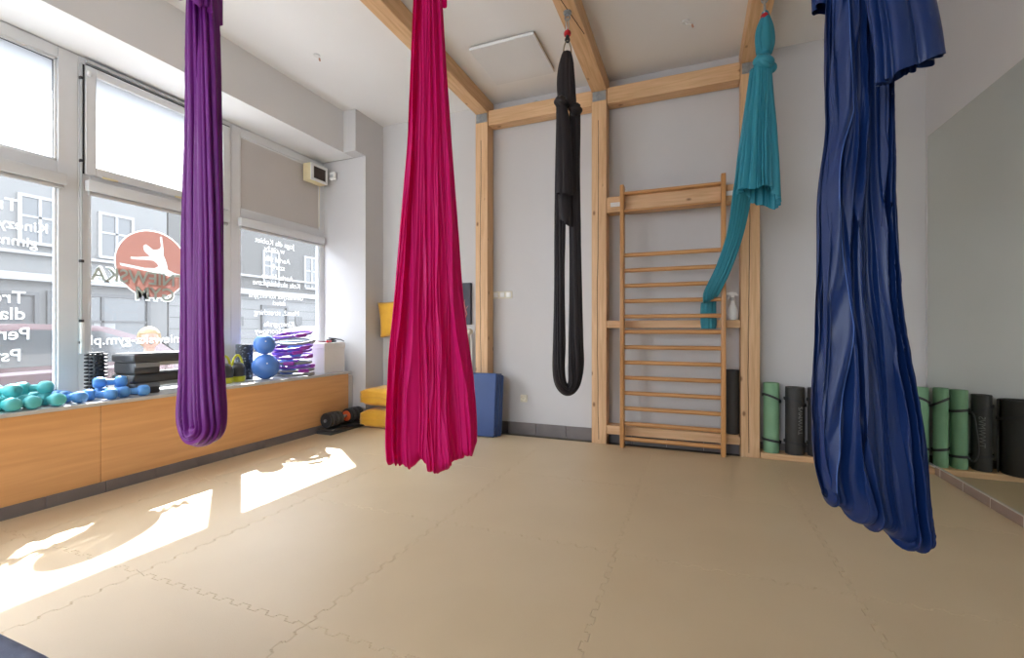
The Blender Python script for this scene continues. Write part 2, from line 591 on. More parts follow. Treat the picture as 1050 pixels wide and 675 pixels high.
# ------------------------------------------------------------------ foam puzzle mats
XJ = [-3.712, -3.33, -2.34, -1.35, -0.36, 0.63, 1.712]
YJ = [-1.66, -0.67, 0.31, 1.30, 2.29, 3.29, 4.42]
TEETH = 20
def joint(p0, p1, interior):
    """polyline from p0 to p1; interlocking teeth when the joint is between two mats"""
    if not interior:
        return [p0, p1]
    dx, dy = p1[0] - p0[0], p1[1] - p0[1]
    L = math.hypot(dx, dy)
    n = max(4, int(round(L / .05)))
    out = [p0]
    h = .011
    for k in range(n):
        s = 1 if k % 2 else -1
        for (tt, hh) in ((.10, 0), (.02, s * h), (.98, s * h), (.90, 0)):
            q = (k + tt) / n
            if 0 < q < 1:
                if k == 0 and tt < .5 or k == n - 1 and tt > .5:
                    hh = 0
                    if tt in (.02, .98):
                        continue
                out.append((p0[0] + dx * q - dy / L * hh, p0[1] + dy * q + dx / L * hh))
    out.append(p1)
    return out
first_mat = True
for i in range(len(XJ) - 1):
    for j in range(len(YJ) - 1):
        x0, x1, y0, y1 = XJ[i], XJ[i + 1], YJ[j], YJ[j + 1]
        last_x, last_y = i == len(XJ) - 2, j == len(YJ) - 2
        bot = joint((x0, y0), (x1, y0), j > 0)
        rgt = joint((x1, y0), (x1, y1), not last_x)
        top = joint((x0, y1), (x1, y1), not last_y)
        lft = joint((x0, y0), (x0, y1), i > 0)
        poly = bot[:-1] + rgt[:-1] + list(reversed(top))[:-1] + list(reversed(lft))[:-1]
        b_ = MB().prism(poly, 2, 0.0, FZ)
        bb = b_.b
        tope = [e for e in bb.edges if all(v.co.z > FZ - .001 for v in e.verts)]
        # inset the outline a hair so a fine dark joint shows
        tf = [f for f in bb.faces if all(v.co.z > FZ - .001 for v in f.verts)]
        bmesh.ops.inset_region(bb, faces=tf, thickness=.0022, depth=0.0)
        for f in tf:
            for v in f.verts:
                v.co.z = FZ
        tv = set(v for f in tf for v in f.verts)
        for v in bb.verts:
            if v.co.z > FZ - .001 and v not in tv:
                v.co.z = FZ - .0028
        o = b_.build('floor_mat', 'mat_tan', smooth=False)
        rown = ['first (nearest)', 'second', 'third', 'fourth', 'fifth', 'sixth (farthest)'][j]
        coln = ['first (narrow)', 'second', 'third', 'fourth', 'fifth', 'sixth'][i]
        tag(o, 'tan foam floor mat, %s column from windows, %s row' % (coln, rown), 'floor mat', 'tan foam puzzle mats on the floor')

# ------------------------------------------------------------------ windows
def text_mesh(body, size, align='LEFT', extr=0.0006, offset=0.0, spacing=1.0):
    cu = bpy.data.curves.new('txt', 'FONT')
    cu.body = body
    cu.size = size
    cu.align_x = align
    cu.extrude = extr
    cu.offset = offset
    cu.space_character = spacing
    o = bpy.data.objects.new('txt', cu)
    C.objects.link(o)
    dg = bpy.context.evaluated_depsgraph_get()
    dg.update()
    me = bpy.data.meshes.new_from_object(o.evaluated_get(dg))
    bpy.data.objects.remove(o)
    return me

RT = Matrix(((0, 0, -1), (-1, 0, 0), (0, 1, 0))).to_4x4()   # text lies on the pane and reads from the street

def lettering(name, body, y, z, size, parent, m='letter', align='LEFT', offset=0.0, x=-4.246, fitw=None, spacing=1.0):
    me = text_mesh(body, size, align, offset=offset, spacing=spacing)
    if fitw:
        xs = [v.co.x for v in me.vertices]
        k = fitw / (max(xs) - min(xs))
        me.transform(Matrix.Diagonal((k, 1, 1, 1)))
    me.transform(Matrix.Translation((x, y, z)) @ RT)
    o = bpy.data.objects.new(name, me)
    C.objects.link(o)
    me.materials.clear()
    me.materials.append(M[m])
    o.parent = parent
    me.transform(Matrix.Translation(-parent.location))
    return o

XG = -4.235
def window(idx, y0, y1, gl0, gl1, upper='film', sash=False):
    W = struct(bpy.data.objects.new('window_%d' % idx, None))
    C.objects.link(W)
    W.location = (XW, (y0 + y1) / 2, .65)
    fr = MB()
    xb = XW - .07
    zt, zm0, zm1, zb = 3.155, 2.20, 2.34, .65
    fr.box(xb, XW, y0, gl0, zb, zt, .004, 1)
    fr.box(xb, XW, gl1, y1, zb, zt, .004, 1)
    fr.box(xb, XW, gl0, gl1, 3.07, zt, .004, 1)
    fr.box(xb, XW, gl0, gl1, zm0, zm1, .004, 1)
    fr.box(xb, XW, gl0, gl1, zb, .70, .004, 1)
    # stepped inner beads
    for (a0, a1, b0, b1) in ((gl0, gl1, .70, zm0), (gl0, gl1, zm1, 3.07)):
        w_ = .014
        fr.box(XG - .005, XW - .012, a0, a0 + w_, b0, b1, .002, 1)
        fr.box(XG - .005, XW - .012, a1 - w_, a1, b0, b1, .002, 1)
        fr.box(XG - .005, XW - .012, a0, a1, b0, b0 + w_, .002, 1)
        fr.box(XG - .005, XW - .012, a0, a1, b1 - w_, b1, .002, 1)
    fr.build('window_frame', 'frame', W, world=True)
    if sash:
        s = MB()
        a0, a1, b0, b1 = y0 + .035, y1 - .03, 2.29, 3.10
        wd = .065
        s.box(XW - .01, XW + .022, a0, a0 + wd, b0, b1, .004, 1)
        s.box(XW - .01, XW + .022, a1 - wd, a1, b0, b1, .004, 1)
        s.box(XW - .01, XW + .022, a0 + wd, a1 - wd, b1 - wd, b1, .004, 1)
        s.box(XW - .01, XW + .022, a0 + wd, a1 - wd, b0, b0 + wd, .004, 1)
        sa = s.build('sash', 'frame', W, world=True)
        h = MB()
        for yy in (a0 + .10, a0 + .62):
            h.box(XW + .02, XW + .034, yy, yy + .10, b0 - .006, b0 + .008, .003, 1)
        h.build('hinge', 'cream', sa, world=True)
        gk = MB()
        gk.box(XW + .0221, XW + .0235, a0 - .004, a1, b1 - .004, b1 + .004)
        gk.box(XW + .001, XW + .006, a0 - .012, a0 - .002, b0, b1)
        gk.build('gasket', 'gasket', W, world=True)
        op = MB()
        yr = a0 - .022
        op.cyl((XW + .012, yr, .98), (XW + .012, yr, 3.10), .006, 10)
        op.box(XW + .005, XW + .03, a0, a1 - .12, 3.118, 3.142, .003, 1)
        op.build('opener_rod', 'lgrey', W, world=True)
        oc = MB()
        for zz in (1.63, 2.37, 2.98, 1.19, 1.03):
            oc.box(XW + .002, XW + .024, yr - .012, yr + .012, zz, zz + .02, .002, 1)
        oc.build('rod_clip', 'gasket', W, world=True)
        oh = MB().box(XW + .008, XW + .034, yr - .012, yr + .012, .96, 1.19, .005, 2)
        oh.box(XW + .008, XW + .034, yr + .03, yr + .05, 3.02, 3.06, .003, 1)
        oh.build('opener_handle', 'white', W, world=True)
    # dark gasket lines round the upper pane
    gk = MB()
    if upper == 'film':
        e = .005
        u0, u1 = gl0 + .014, gl1 - .014
        x_ = XG + .004
        for (q0, q1, r0, r1) in ((u0, u0 + e, zm1 + .014, 3.056), (u1 - e, u1, zm1 + .014, 3.056), (u0, u1, 3.051, 3.056), (u0, u1, zm1 + .014, zm1 + .019)):
            gk.box(x_, x_ + .003, q0, q1, r0, r1)
        gk.build('gasket', 'gasket', W, world=True)
        MB().box(XG - .003, XG + .003, gl0 + .01, gl1 - .01, zm1 + .01, 3.06).build('upper_pane', 'film', W, world=True)['label'] = 'milky frosted upper pane'
    else:
        p = MB().box(XG - .01, XG + .02, gl0 + .01, gl1 - .01, zm1 + .01, 3.06, .003, 1)
        p.build('upper_panel', 'panel', W, world=True)['label'] = 'opaque greige blind covering the upper pane'
    MB().box(XG - .003, XG + .003, gl0 + .01, gl1 - .01, .71, zm0 - .01).build('lower_pane', 'glass', W, world=True)
    # blind cassette
    c = MB().box(XW, XW + .055, gl0 - .035, gl1 + .03, 2.165, 2.245, .008, 2)
    co = c.build('blind_cassette', 'frame', W, world=True)
    MB().cyl((XW + .026, gl0 - .02, 2.152), (XW + .026, gl1 + .015, 2.152), .017, 14).build('blind_roll', 'frame_grey', co, world=True)
    return W

window(4, -3.0, -1.74, -2.92, -1.80)  # this and the next two: unseen windows continuing the row, included for light
window(5, -1.74, -.50, -1.66, -.58)
window(6, -.50, .72, -.42, .62)
W1 = window(1, .72, 1.93, .80, 1.815)
W2 = window(2, 1.93, 3.12, 2.00, 3.045, sash=True)
W3 = window(3, 3.12, 4.335, 3.22, 4.262, upper='panel')

W_ADD = struct(bpy.data.objects.new('window_7', None))  # added window behind the camera, unseen, brings in daylight to brighten the room
C.objects.link(W_ADD)
W_ADD.location = (-1.1, YF, .5)
fr = MB()
for x in (-3.1, -1.94, -.78):
    fr.box(x, x + .08, YF - .12, YF - .05, .5, 3.1, .004, 1)
fr.box(-3.1, -.7, YF - .12, YF - .05, .5, .58, .004, 1)
fr.box(-3.1, -.7, YF - .12, YF - .05, 3.02, 3.1, .004, 1)
fr.build('window_frame', 'frame', W_ADD, world=True)
MB().box(-3.03, -.77, YF - .088, YF - .084, .57, 3.03).build('pane', 'glass', W_ADD, world=True)

def lines(W, rows, y, right=True):
    for body, z, size, fw in rows:
        o = lettering('lettering', body, y, z, size, W)
        o['label'] = 'white vinyl words "%s" on the glass, mirrored from inside' % body
for body, y, z, s in (('Trening', 1.63, 1.965, .115), ('Kinezyterapia', 1.785, 1.845, .095), ('gimnastyka', 1.725, 1.735, .095)):
    lettering('lettering', body, y, z - .03, s, W1, offset=.001)['label'] = 'mirrored white word %s on the glass' % body
for body, y, z, s in (('Trening', 1.665, 1.345, .115), ('dla', 1.665, 1.235, .115), ('Personalny', 1.69, 1.10, .115), ('Psychologia', 1.645, .955, .115)):
    lettering('lettering', body, y, z - .03, s, W1, offset=.001)['label'] = 'mirrored white word %s on the glass' % body
# club emblem on the middle window: salmon disc, white dancer, name
LY, LZ, LR = 2.455, 1.685, .275
rim = MB()
rim.grid([[(-4.2388, LY + (LR + o_) * math.cos(2 * PI * k / 48), LZ + (LR + o_) * 1.02 * math.sin(2 * PI * k / 48)) for k in range(48)] for o_ in (-.004, .006)], closed_u=True)
def zz(px, py):
    return (LY + (px - 325) / 145 * .275, LZ - (py - 285) / 140 * .275)
dancer = [(195, 294), (230, 297), (290, 303), (330, 300), (345, 290), (340, 280), (325, 268), (300, 268), (260, 272), (236, 271), (236, 264), (262, 262), (300, 254), (312, 250),
          (300, 243), (288, 232), (284, 212), (294, 203), (306, 210), (322, 222), (336, 220), (350, 214), (356, 200), (352, 172), (352, 160), (359, 160), (362, 185), (366, 215),
          (366, 240), (376, 262), (382, 284), (384, 300), (410, 312), (450, 318), (468, 322), (450, 330), (400, 330), (350, 324), (300, 316), (240, 308), (200, 304)]
from mathutils.geometry import tessellate_polygon
outer = [(LY + LR * math.cos(2 * PI * k / 64), LZ + LR * 1.02 * math.sin(2 * PI * k / 64)) for k in range(64)]
hole = [zz(*p) for p in dancer]
allp = outer + hole
tris = tessellate_polygon([[Vector((p[0], p[1], 0)) for p in outer], [Vector((p[0], p[1], 0)) for p in hole]])
dsc = MB()
dv = [dsc.b.verts.new((-4.240, p[0], p[1])) for p in allp]
for t3 in tris:
    try:
        dsc.b.faces.new([dv[q] for q in t3])
    except ValueError:
        pass
dd = dsc.build('emblem_disc', 'decal_red', W2, world=True)
dd['label'] = 'salmon red round emblem on the glass'
rim.build('emblem_rim', 'letter', dd, world=True)
MB().prism([zz(*p) for p in dancer], 0, -4.2385, -4.2375).build('emblem_dancer', 'letter', dd, world=True)['label'] = 'white silhouette of a leaping dancer'
for (body, y, z, s, fw) in (('WITNIEWSKA', 2.89, 1.515, .145, .87), ('GYM', 2.62, 1.385, .15, .29)):
    a_ = lettering('lettering', body, y, z, s, W2, m='letter', offset=.011, x=-4.244, fitw=fw + .012)
    a_['label'] = 'white outline of the word %s on the glass' % body
    b2 = lettering('lettering', body, y - .006, z, s, W2, m='decal_grey', offset=.002, x=-4.2285, fitw=fw)
    b2['label'] = 'grey green word %s on the glass' % body
lettering('lettering', 'witniewska-gym.pl', 2.80, 1.02, .105, W2, offset=.001, fitw=.775)['label'] = 'mirrored white web address on the glass'
for body, yc, z, s in (('Joga dla Kobiet', 3.67, 2.05, .082), ('w ci\u0105\u017cy', 3.66, 1.975, .082), ('Aerial silk', 3.70, 1.87, .082), ('szarfy', 3.70, 1.79, .082), ('Aerial Hoop', 3.70, 1.68, .082),
                       ('Ko\u0142a akrobatyczne', 3.70, 1.605, .082), ('Gimnastyka korekcyjna', 3.70, 1.47, .075), ('dzieci', 3.72, 1.40, .075), ('Masa\u017c, stretching', 3.70, 1.29, .082),
                       ('Kinezygrafia', 3.72, 1.165, .082), ('Trening Sportowy', 3.72, 1.09, .082), ('zapisy', 3.75, .99, .075)):
    lettering('lettering', body, yc, z, s, W3, align='CENTER')['label'] = 'mirrored white words %s on the glass' % body

# small loudspeaker and sensor at the top of the last window
t = thing('loudspeaker', 'small cream box loudspeaker with dark grille high on the rightmost window', 'speaker', (-4.14, 4.12, 2.86))
MB().box(-4.198, -4.085, 4.0, 4.25, 2.86, 3.06, .006, 2).build('housing', 'cream', t, world=True)
sp = MB()
for (q0, q1, r0, r1) in ((4.0, 4.04, 2.86, 3.06), (4.225, 4.25, 2.86, 3.06), (4.04, 4.225, 3.03, 3.06), (4.04, 4.225, 2.86, 2.89)):
    sp.box(-4.086, -4.07, q0, q1, r0, r1, .002, 1)
sp.build('front_frame', 'white', t, world=True)
gr = MB().box(-4.084, -4.078, 4.04, 4.225, 2.89, 3.03)
for k in range(14):
    gr.box(-4.08, -4.074, 4.045 + k * .013, 4.05 + k * .013, 2.892, 3.028)
gr.build('grille', noisy('grille', (.06, .045, .04), (.09, .07, .06), 40, .7), t, world=True)
t = thing('motion_sensor', 'tiny white sensor box on the window reveal beside the loudspeaker', 'sensor', (-4.02, 4.30, 2.95))
MB().box(-4.06, -3.98, 4.26, 4.305, 2.93, 3.02, .01, 2).build('housing', 'white', t, world=True)
MB().box(-4.045, -3.995, 4.252, 4.262, 2.95, 2.985, .004, 2).build('lens', 'lgrey', t, world=True)
tag(MB().tube([(-4.18, 4.235, 2.86), (-4.19, 4.235, 2.6), (-4.19, 4.235, 2.37)], .0025, 6).build('cable', 'cream'), 'thin cord hanging down from the cream loudspeaker', 'cable')

# ------------------------------------------------------------------ timber frame
def crack_tube(pts, r=.0022):
    return MB().tube(pts, r, 5)
def post(x0, x1, label, seed, two=True):
    t = thing('timber_post', label, 'post', ((x0 + x1) / 2, 4.525, 0), group=None)
    b_ = MB().box(x0, x1, 4.45, 4.60, 0.0, 3.465, .004, 1)
    b_.build('timber', 'pine_z', t, world=True)
    rnd = random.Random(seed)
    xc = (x0 + x1) / 2 - .01
    pts = []
    z = .06
    while z < 3.3:
        pts.append((xc + .006 * math.sin(z * 2.1 + seed) + rnd.uniform(-.0025, .0025), 4.4495, z))
        z += .12
    if two:
        crack_tube(pts, .0026).build('drying_crack', 'crack', t, world=True)
    br = MB().box(x0 + .01, x1 - .005, 4.444, 4.45, 3.37, 3.463, .001, 1)
    for (dx, dz) in ((.03, .02), (.03, .07), (.105, .02), (.105, .07), (.067, .045)):
        br.cyl((x0 + dx, 4.444, 3.37 + dz), (x0 + dx, 4.4405, 3.37 + dz), .006, 8)
    br.build('bracket', 'zinc', t, world=True)
    return t
post(-2.20, -2.055, 'left pine post standing behind the folded blue mat', 1)
post(-.93, -.785, 'middle pine post on the left side of the wall bars, long drying crack', 2)
post(.385, .535, 'right pine post beside the green rolled mat', 3)
for nm, x0, x1 in (('left', -2.20, -2.055), ('middle', -.93, -.785), ('right', .385, .535)):
    o = MB().box(x0, x1, -3.0, 4.615, 3.47, 3.628, .004, 1).build('ceiling_beam', 'pine_y')
    tag(o, {'left': 'pine ceiling beam over the left post, behind the pink silk', 'middle': 'pine ceiling beam from which the black silk hangs', 'right': 'pine ceiling beam from which the turquoise silk hangs'}[nm], 'beam')
cr = crack_tube([(-.90 + .10 * k / 9, 2.95 + .6 * k / 9, 3.4695 + .0003 * math.sin(k)) for k in range(10)], .003)
cr_o = cr.build('drying_crack', 'crack')
mb_ = [o for o in C.objects if o.name.startswith('ceiling_beam') and 'black silk' in o.get('label', '')][0]
cr_o.parent = mb_
cr_o.matrix_parent_inverse = Matrix.Translation(-mb_.location)
for x0, x1, lb in ((-2.052, -.933, 'horizontal pine beam along the back wall between left and middle posts'), (-.782, .382, 'horizontal pine beam along the back wall above the wall bars')):
    tag(MB().box(x0, x1, 4.46, 4.60, 3.335, 3.49, .004, 1).build('header_beam', 'pine_x'), lb, 'beam')
for z0, z1, lb in ((2.27, 2.42, 'topmost pine crosspiece behind the wall bars'), (1.15, 1.22, 'middle pine crosspiece carrying the spray bottle'), (.12, .205, 'lowest pine crosspiece carrying the black roller')):
    tag(MB().box(-.783, .383, 4.455, 4.60, z0, z1, .003, 1).build('crosspiece', 'pine_x'), lb, 'crosspiece')
tag(MB().box(.54, XR - .002, 4.44, 4.60, 0.0, .072, .003, 1).build('floor_plank', 'pine_x'), 'low pine plank on the floor carrying the rolled mats', 'plank')

# wiring above the left header beam
wr = MB()
rnd = random.Random(5)
for k in range(3):
    pts = []
    for i in range(14):
        x = -2.0 + 1.0 * i / 13
        pts.append((x, 4.53 + .03 * k, 3.497 + .012 * (1 + math.sin(i * 1.3 + k * 2)) + (.05 if i == 6 and k == 1 else 0)))
    wr.tube(pts, .006, 6)
tag(wr.build('wiring', 'lgrey'), 'loose grey cables lying on the left header beam', 'cable')

# wall bars
t = thing('wall_bars', 'varnished wooden wall bars ladder fixed between two pine posts', 'wall bars', (-.19, 4.37, FZ))
MB().box(-.64, -.603, 4.33, 4.42, FZ, 2.49, .006, 2).build('upright', 'bar_z', t, world=True)
MB().box(.223, .262, 4.33, 4.42, FZ, 2.49, .006, 2).build('upright', 'bar_z', t, world=True)
RZ = [.108 + i * (1.832 - .108) / 12 for i in range(13)]
for z in RZ:
    b_ = MB()
    pts = [(-.61 + .84 * k / 6, 4.372, z) for k in range(7)]
    b_.tube(pts, .0195, 12)
    for v in b_.b.verts:
        v.co.y = 4.372 + (v.co.y - 4.372) * .85
    b_.build('rung', 'bar_x', t, world=True)
MB().box(-.603, .223, 4.40, 4.425, 2.235, 2.42, .003, 1).build('top_board', 'pine_x', t, world=True)
tb = MB().box(-.603, .223, 4.335, 4.40, 2.395, 2.42, .004, 1)
tb.box(-.603, .223, 4.335, 4.40, 2.235, 2.255, .004, 1)
tb.build('top_rail', 'bar_x', t, world=True)
for (x0, x1, z) in ((-.745, -.64, 2.34), (.262, .37, 2.34)):
    b_ = MB().box(x0, x1, 4.44, 4.4545, z - .02, z + .02, .002, 1)
    b_.build('metal_bracket', 'white', t, world=True)

# ------------------------------------------------------------------ things on the ceiling and back wall
t = thing('ceiling_panel', 'square white heating panel mounted on the ceiling between the beams', 'ceiling panel', (-1.53, 3.88, ZC))
MB().box(-1.83, -1.23, 3.575, 4.19, 3.585, 3.612, .004, 1).build('face_plate', 'wall_white', t, world=True)
MB().box(-1.80, -1.232, 3.60, 4.17, 3.6125, 3.629, .002, 1).build('mounting_frame', noisy('tan_edge', (.34, .24, .13), (.30, .20, .11), 8), t, world=True)
for (x, y, lb) in ((-3.18, 3.19, 'loose wire end with cap hanging from the ceiling near the window wall'), (-.06, 3.94, 'loose wire end with cap hanging from the ceiling above the wall bars')):
    t = thing('ceiling_wire', lb, 'wire', (x, y, ZC))
    MB().lathe([(.03, 0), (.028, -.008), (.008, -.010)], (x, y, ZC), n=14).build('rosette', 'wall_white', t, world=True)
    MB().tube([(x, y, ZC - .005), (x + .01, y, ZC - .03), (x + .035, y - .01, ZC - .035), (x + .05, y - .02, ZC - .055)], .004, 6).build('wire', 'white', t, world=True)
    MB().cyl((x + .05, y - .02, ZC - .052), (x + .057, y - .022, ZC - .075), .008, 8).build('wire_cap', mat('wire_cap_brown', (.45, .25, .18), .6), t, world=True)

t = thing('light_switch', 'row of three cream light switches on the back wall', 'switch', (-1.95, YB, 1.51))
MB().box(-2.065, -1.835, 4.610, YB, 1.475, 1.555, .004, 2).build('plate', noisy('cream_plate', (.70, .66, .55), (.68, .64, .53), 4), t, world=True)
for k in range(3):
    x = -2.065 + .0766 * k
    b_ = MB().box(x + .012, x + .064, 4.600, 4.612, 1.488, 1.542, .004, 2)
    b_.build('rocker', 'white', t, world=True)
t = thing('power_socket', 'round cream power socket low on the back wall', 'socket', (-1.70, YB, .39))
MB().box(-1.74, -1.66, 4.610, YB, .35, .43, .008, 2).build('plate', bpy.data.materials['cream_plate'], t, world=True)
MB().lathe([(.027, 0), (.027, .014), (.022, .014), (.020, .004)], (-1.70, 4.611, .39), (0, -1, 0), 20).build('socket_ring', bpy.data.materials['cream_plate'], t, world=True)
b_ = MB()
for dx in (-.008, .008):
    b_.cyl((-1.70 + dx, 4.606, .39), (-1.70 + dx, 4.6045, .39), .003, 8)
b_.build('socket_hole', 'black', t, world=True)

# radiator, picture
t = thing('radiator', 'white panel radiator with round thermostat knob behind the pink silk', 'radiator', (-2.75, 4.55, .16))
b_ = MB().box(-2.98, -2.36, 4.505, 4.55, .17, 1.08, .01, 2)
for k in range(15):
    x = -2.97 + k * .0415
    b_.box(x, x + .022, 4.495, 4.507, .22, 1.03, .005, 2)
b_.build('panel', 'white', t, world=True)
b_ = MB().box(-2.36, -2.335, 4.50, 4.555, .16, 1.085, .004, 1)
b_.box(-3.005, -2.98, 4.50, 4.555, .16, 1.085, .004, 1)
b_.box(-3.005, -2.335, 4.50, 4.555, 1.075, 1.09, .003, 1)
b_.build('casing', 'white', t, world=True)
b_ = MB().cyl((-2.90, 4.545, .10), (-2.90, 4.60, .9), .009, 8)
b_.box(-2.95, -2.88, 4.55, YB - .001, .85, .90)
b_.box(-2.55, -2.48, 4.55, YB - .001, .85, .90)
b_.build('wall_bracket', 'lgrey', t, world=True)
MB().lathe([(.020, 0), (.032, .008), (.034, .05), (.028, .065), (.01, .068)], (-2.335, 4.525, 1.11), (.9, -.45, 0), 20).build('thermostat_knob', bpy.data.materials['cream_plate'], t, world=True)
MB().tube([(-2.305, 4.53, 1.10), (-2.295, 4.54, 1.0), (-2.295, 4.55, .5), (-2.295, 4.55, .1)], .009, 8).build('pipe', 'white', t, world=True)
t = thing('picture', 'dark canvas picture of a dancer on the wall above the radiator', 'picture', (-2.64, 4.60, 1.19))
MB().box(-2.95, -2.325, 4.575, YB - .001, 1.19, 1.66, .003, 1).build('canvas', 'picture', t, world=True)
# small pink dancer figure printed on the canvas: raised arm, head, torso, tutu, leg
fig = MB()
def strip(pts, w):
    for (x0, z0), (x1, z1) in zip(pts, pts[1:]):
        fig.tube([(x0, 4.5745, z0), (x1, 4.5745, z1)], [w, w * .8], 6)
strip([(-2.40, 1.42), (-2.385, 1.36), (-2.37, 1.31)], .008)
strip([(-2.37, 1.31), (-2.39, 1.26)], .007)
strip([(-2.40, 1.42), (-2.395, 1.47)], .004)
strip([(-2.385, 1.36), (-2.355, 1.40)], .004)
fig.ball((-2.405, 4.5745, 1.435), .011, (1, .4, 1.2), 10, 8)
fo = fig.build('printed_figure', mat('printed_pink', (.60, .20, .20), .6), t, world=True)

# ------------------------------------------------------------------ mirror
t = thing('wall_mirror', 'large wall mirror covering the right wall above the tile skirting', 'mirror', (XR, 1.8, .092))
MB().box(XR - .006, XR - .0005, -1.6, 4.565, .093, 2.66).build('mirror_pane', 'mirror', t, world=True, smooth=False)
b_ = MB().box(XR - .0065, XR - .0003, 4.565, 4.568, .093, 2.66)
b_.box(XR - .0065, XR - .0003, -1.6, 4.568, 2.66, 2.663)
b_.build('polished_edge', 'mirror_edge', t, world=True)

# ------------------------------------------------------------------ aerial silks
def cr_interp(st, n):
    """Catmull-Rom through tuples of floats"""
    out = []
    m_ = len(st)
    for i in range(n):
        q = i / (n - 1) * (m_ - 1)
        k = min(int(q), m_ - 2)
        u = q - k
        p0 = st[max(k - 1, 0)]
        p1 = st[k]
        p2 = st[k + 1]
        p3 = st[min(k + 2, m_ - 1)]
        row = []
        for a, b_, c_, d_ in zip(p0, p1, p2, p3):
            row.append(.5 * ((2 * b_) + (-a + c_) * u + (2 * a - 5 * b_ + 4 * c_ - d_) * u * u + (-a + 3 * b_ - 3 * c_ + d_) * u ** 3))
        out.append(row)
    return out

def foldprof(seed, n=11):
    """periodic cloth profile: rounded bulges of uneven width parted by sharp creases"""
    rnd = random.Random(seed)
    wd = [rnd.choice((.45, .7, 1, 1.3, 2.1)) * rnd.uniform(.8, 1.2) for _ in range(n)]
    tt = sum(wd)
    br, acc = [0.0], 0
    for q in wd:
        acc += q / tt
        br.append(acc)
    hh = [rnd.uniform(.35, 1) * min(1.0, .45 + .5 * (q * n / tt)) for q in wd]
    lo = [rnd.uniform(-1, -.2) for _ in range(n)]
    ox = rnd.uniform(0, 50)
    def f(u, drift=0.0):
        a_ = 2 * PI * u
        u = u + .035 * noise.noise(Vector((math.cos(a_) * 1.3 + ox, math.sin(a_) * 1.3, drift * 1.1))) + .010 * noise.noise(Vector((math.cos(a_) * 5 + ox, math.sin(a_) * 5, drift * 2.3)))
        u = u % 1.0
        k = 0
        while k < n - 1 and br[k + 1] < u:
            k += 1
        q = (u - br[k]) / (br[k + 1] - br[k])
        q = min(1, max(0, q))
        l0, l1 = lo[k], lo[(k + 1) % n]
        base = l0 + (l1 - l0) * q
        bul = math.sin(PI * q) ** .8
        hk = hh[k] * (.8 + .35 * math.sin(drift * 1.7 + k * 2.1))
        return base + (hk - base) * bul + .05 * math.sin(q * 9 + drift * 3 + k)
    return f

def sweep(stations, seed, nf=9, amp=.16, B=None, M_=90, K=72, twist=0.0, close=True):
    """gathered cloth rope. stations: (x,y,z,halfwidth across path,halfdepth along B)"""
    B = E2 if B is None else B
    st = cr_interp(stations, M_)
    f = foldprof(seed, nf)
    rows = []
    for i, s_ in enumerate(st):
        p = Vector(s_[:3])
        a = Vector(st[max(i - 1, 0)][:3])
        b_ = Vector(st[min(i + 1, M_ - 1)][:3])
        T = (b_ - a).normalized()
        N = B.cross(T).normalized()
        BB = T.cross(N).normalized()
        t_ = i / (M_ - 1)
        row = []
        for k in range(K):
            u = k / K
            r = 1 + amp * f(u + twist * t_, t_ * 2.2)
            a_ = 2 * PI * u
            row.append(p + N * (math.cos(a_) * s_[3] * r) + BB * (math.sin(a_) * s_[4] * r))
        rows.append(row)
    mb = MB().grid(rows, closed_u=True)
    if close:
        bb = mb.b
        bmesh.ops.holes_fill(bb, edges=[e for e in bb.edges if e.is_boundary], sides=0)
    return mb

def skirt(stations, seed, nf, amp, hem=None, M_=50, K=160, thick=.0):
    """open gathered tail: pleated tube; hem(u) lowers the lower edge. stations: (x,y,z,a,b)"""
    st = cr_interp(stations, M_)
    f = foldprof(seed, nf)
    rows = []
    zt, zb_ = st[0][2], st[-1][2]
    for i, s_ in enumerate(st):
        t_ = i / (M_ - 1)
        row = []
        for k in range(K):
            u = k / K
            a_ = 2 * PI * u
            r = 1 + amp * (.45 + .75 * t_) * f(u, t_ * 1.2)
            x, y, z, a, b_ = s_
            dz = hem(u) * t_ ** 1.5 if hem else 0
            row.append(Vector((x, y, z - dz)) + E1 * (math.cos(a_) * a * r) + E2 * (math.sin(a_) * b_ * r))
        rows.append(row)
    return MB().grid(rows, closed_u=True)

def knot(c, r, seed, sq=(1, .9, .85)):
    f = foldprof(seed, 5)
    rows = []
    mb = MB()
    # wrapped turn over a core
    mb.ball(c, r * .86, sq, 28, 18, fn=lambda q: q * (1 + .10 * f((math.atan2(q.y, q.x) / (2 * PI)) % 1, q.z * 20)))
    for (ax, ph, k_) in ((Vector((.25, .2, 1)), 0, 1.0), (Vector((.9, -.3, .45)), 1, .92)):
        ax.normalize()
        q_ = Vector((0, 0, 1)).rotation_difference(ax)
        pts = [Vector(c) + q_ @ Vector((math.cos(a_) * r * .72 * k_ * sq[0], math.sin(a_) * r * .72 * k_ * sq[1], r * .12 * math.sin(a_ + ph))) for a_ in [2 * PI * i / 24 for i in range(24)]]
        mb.tube(pts, r * .40, 12, closed=True)
    return mb

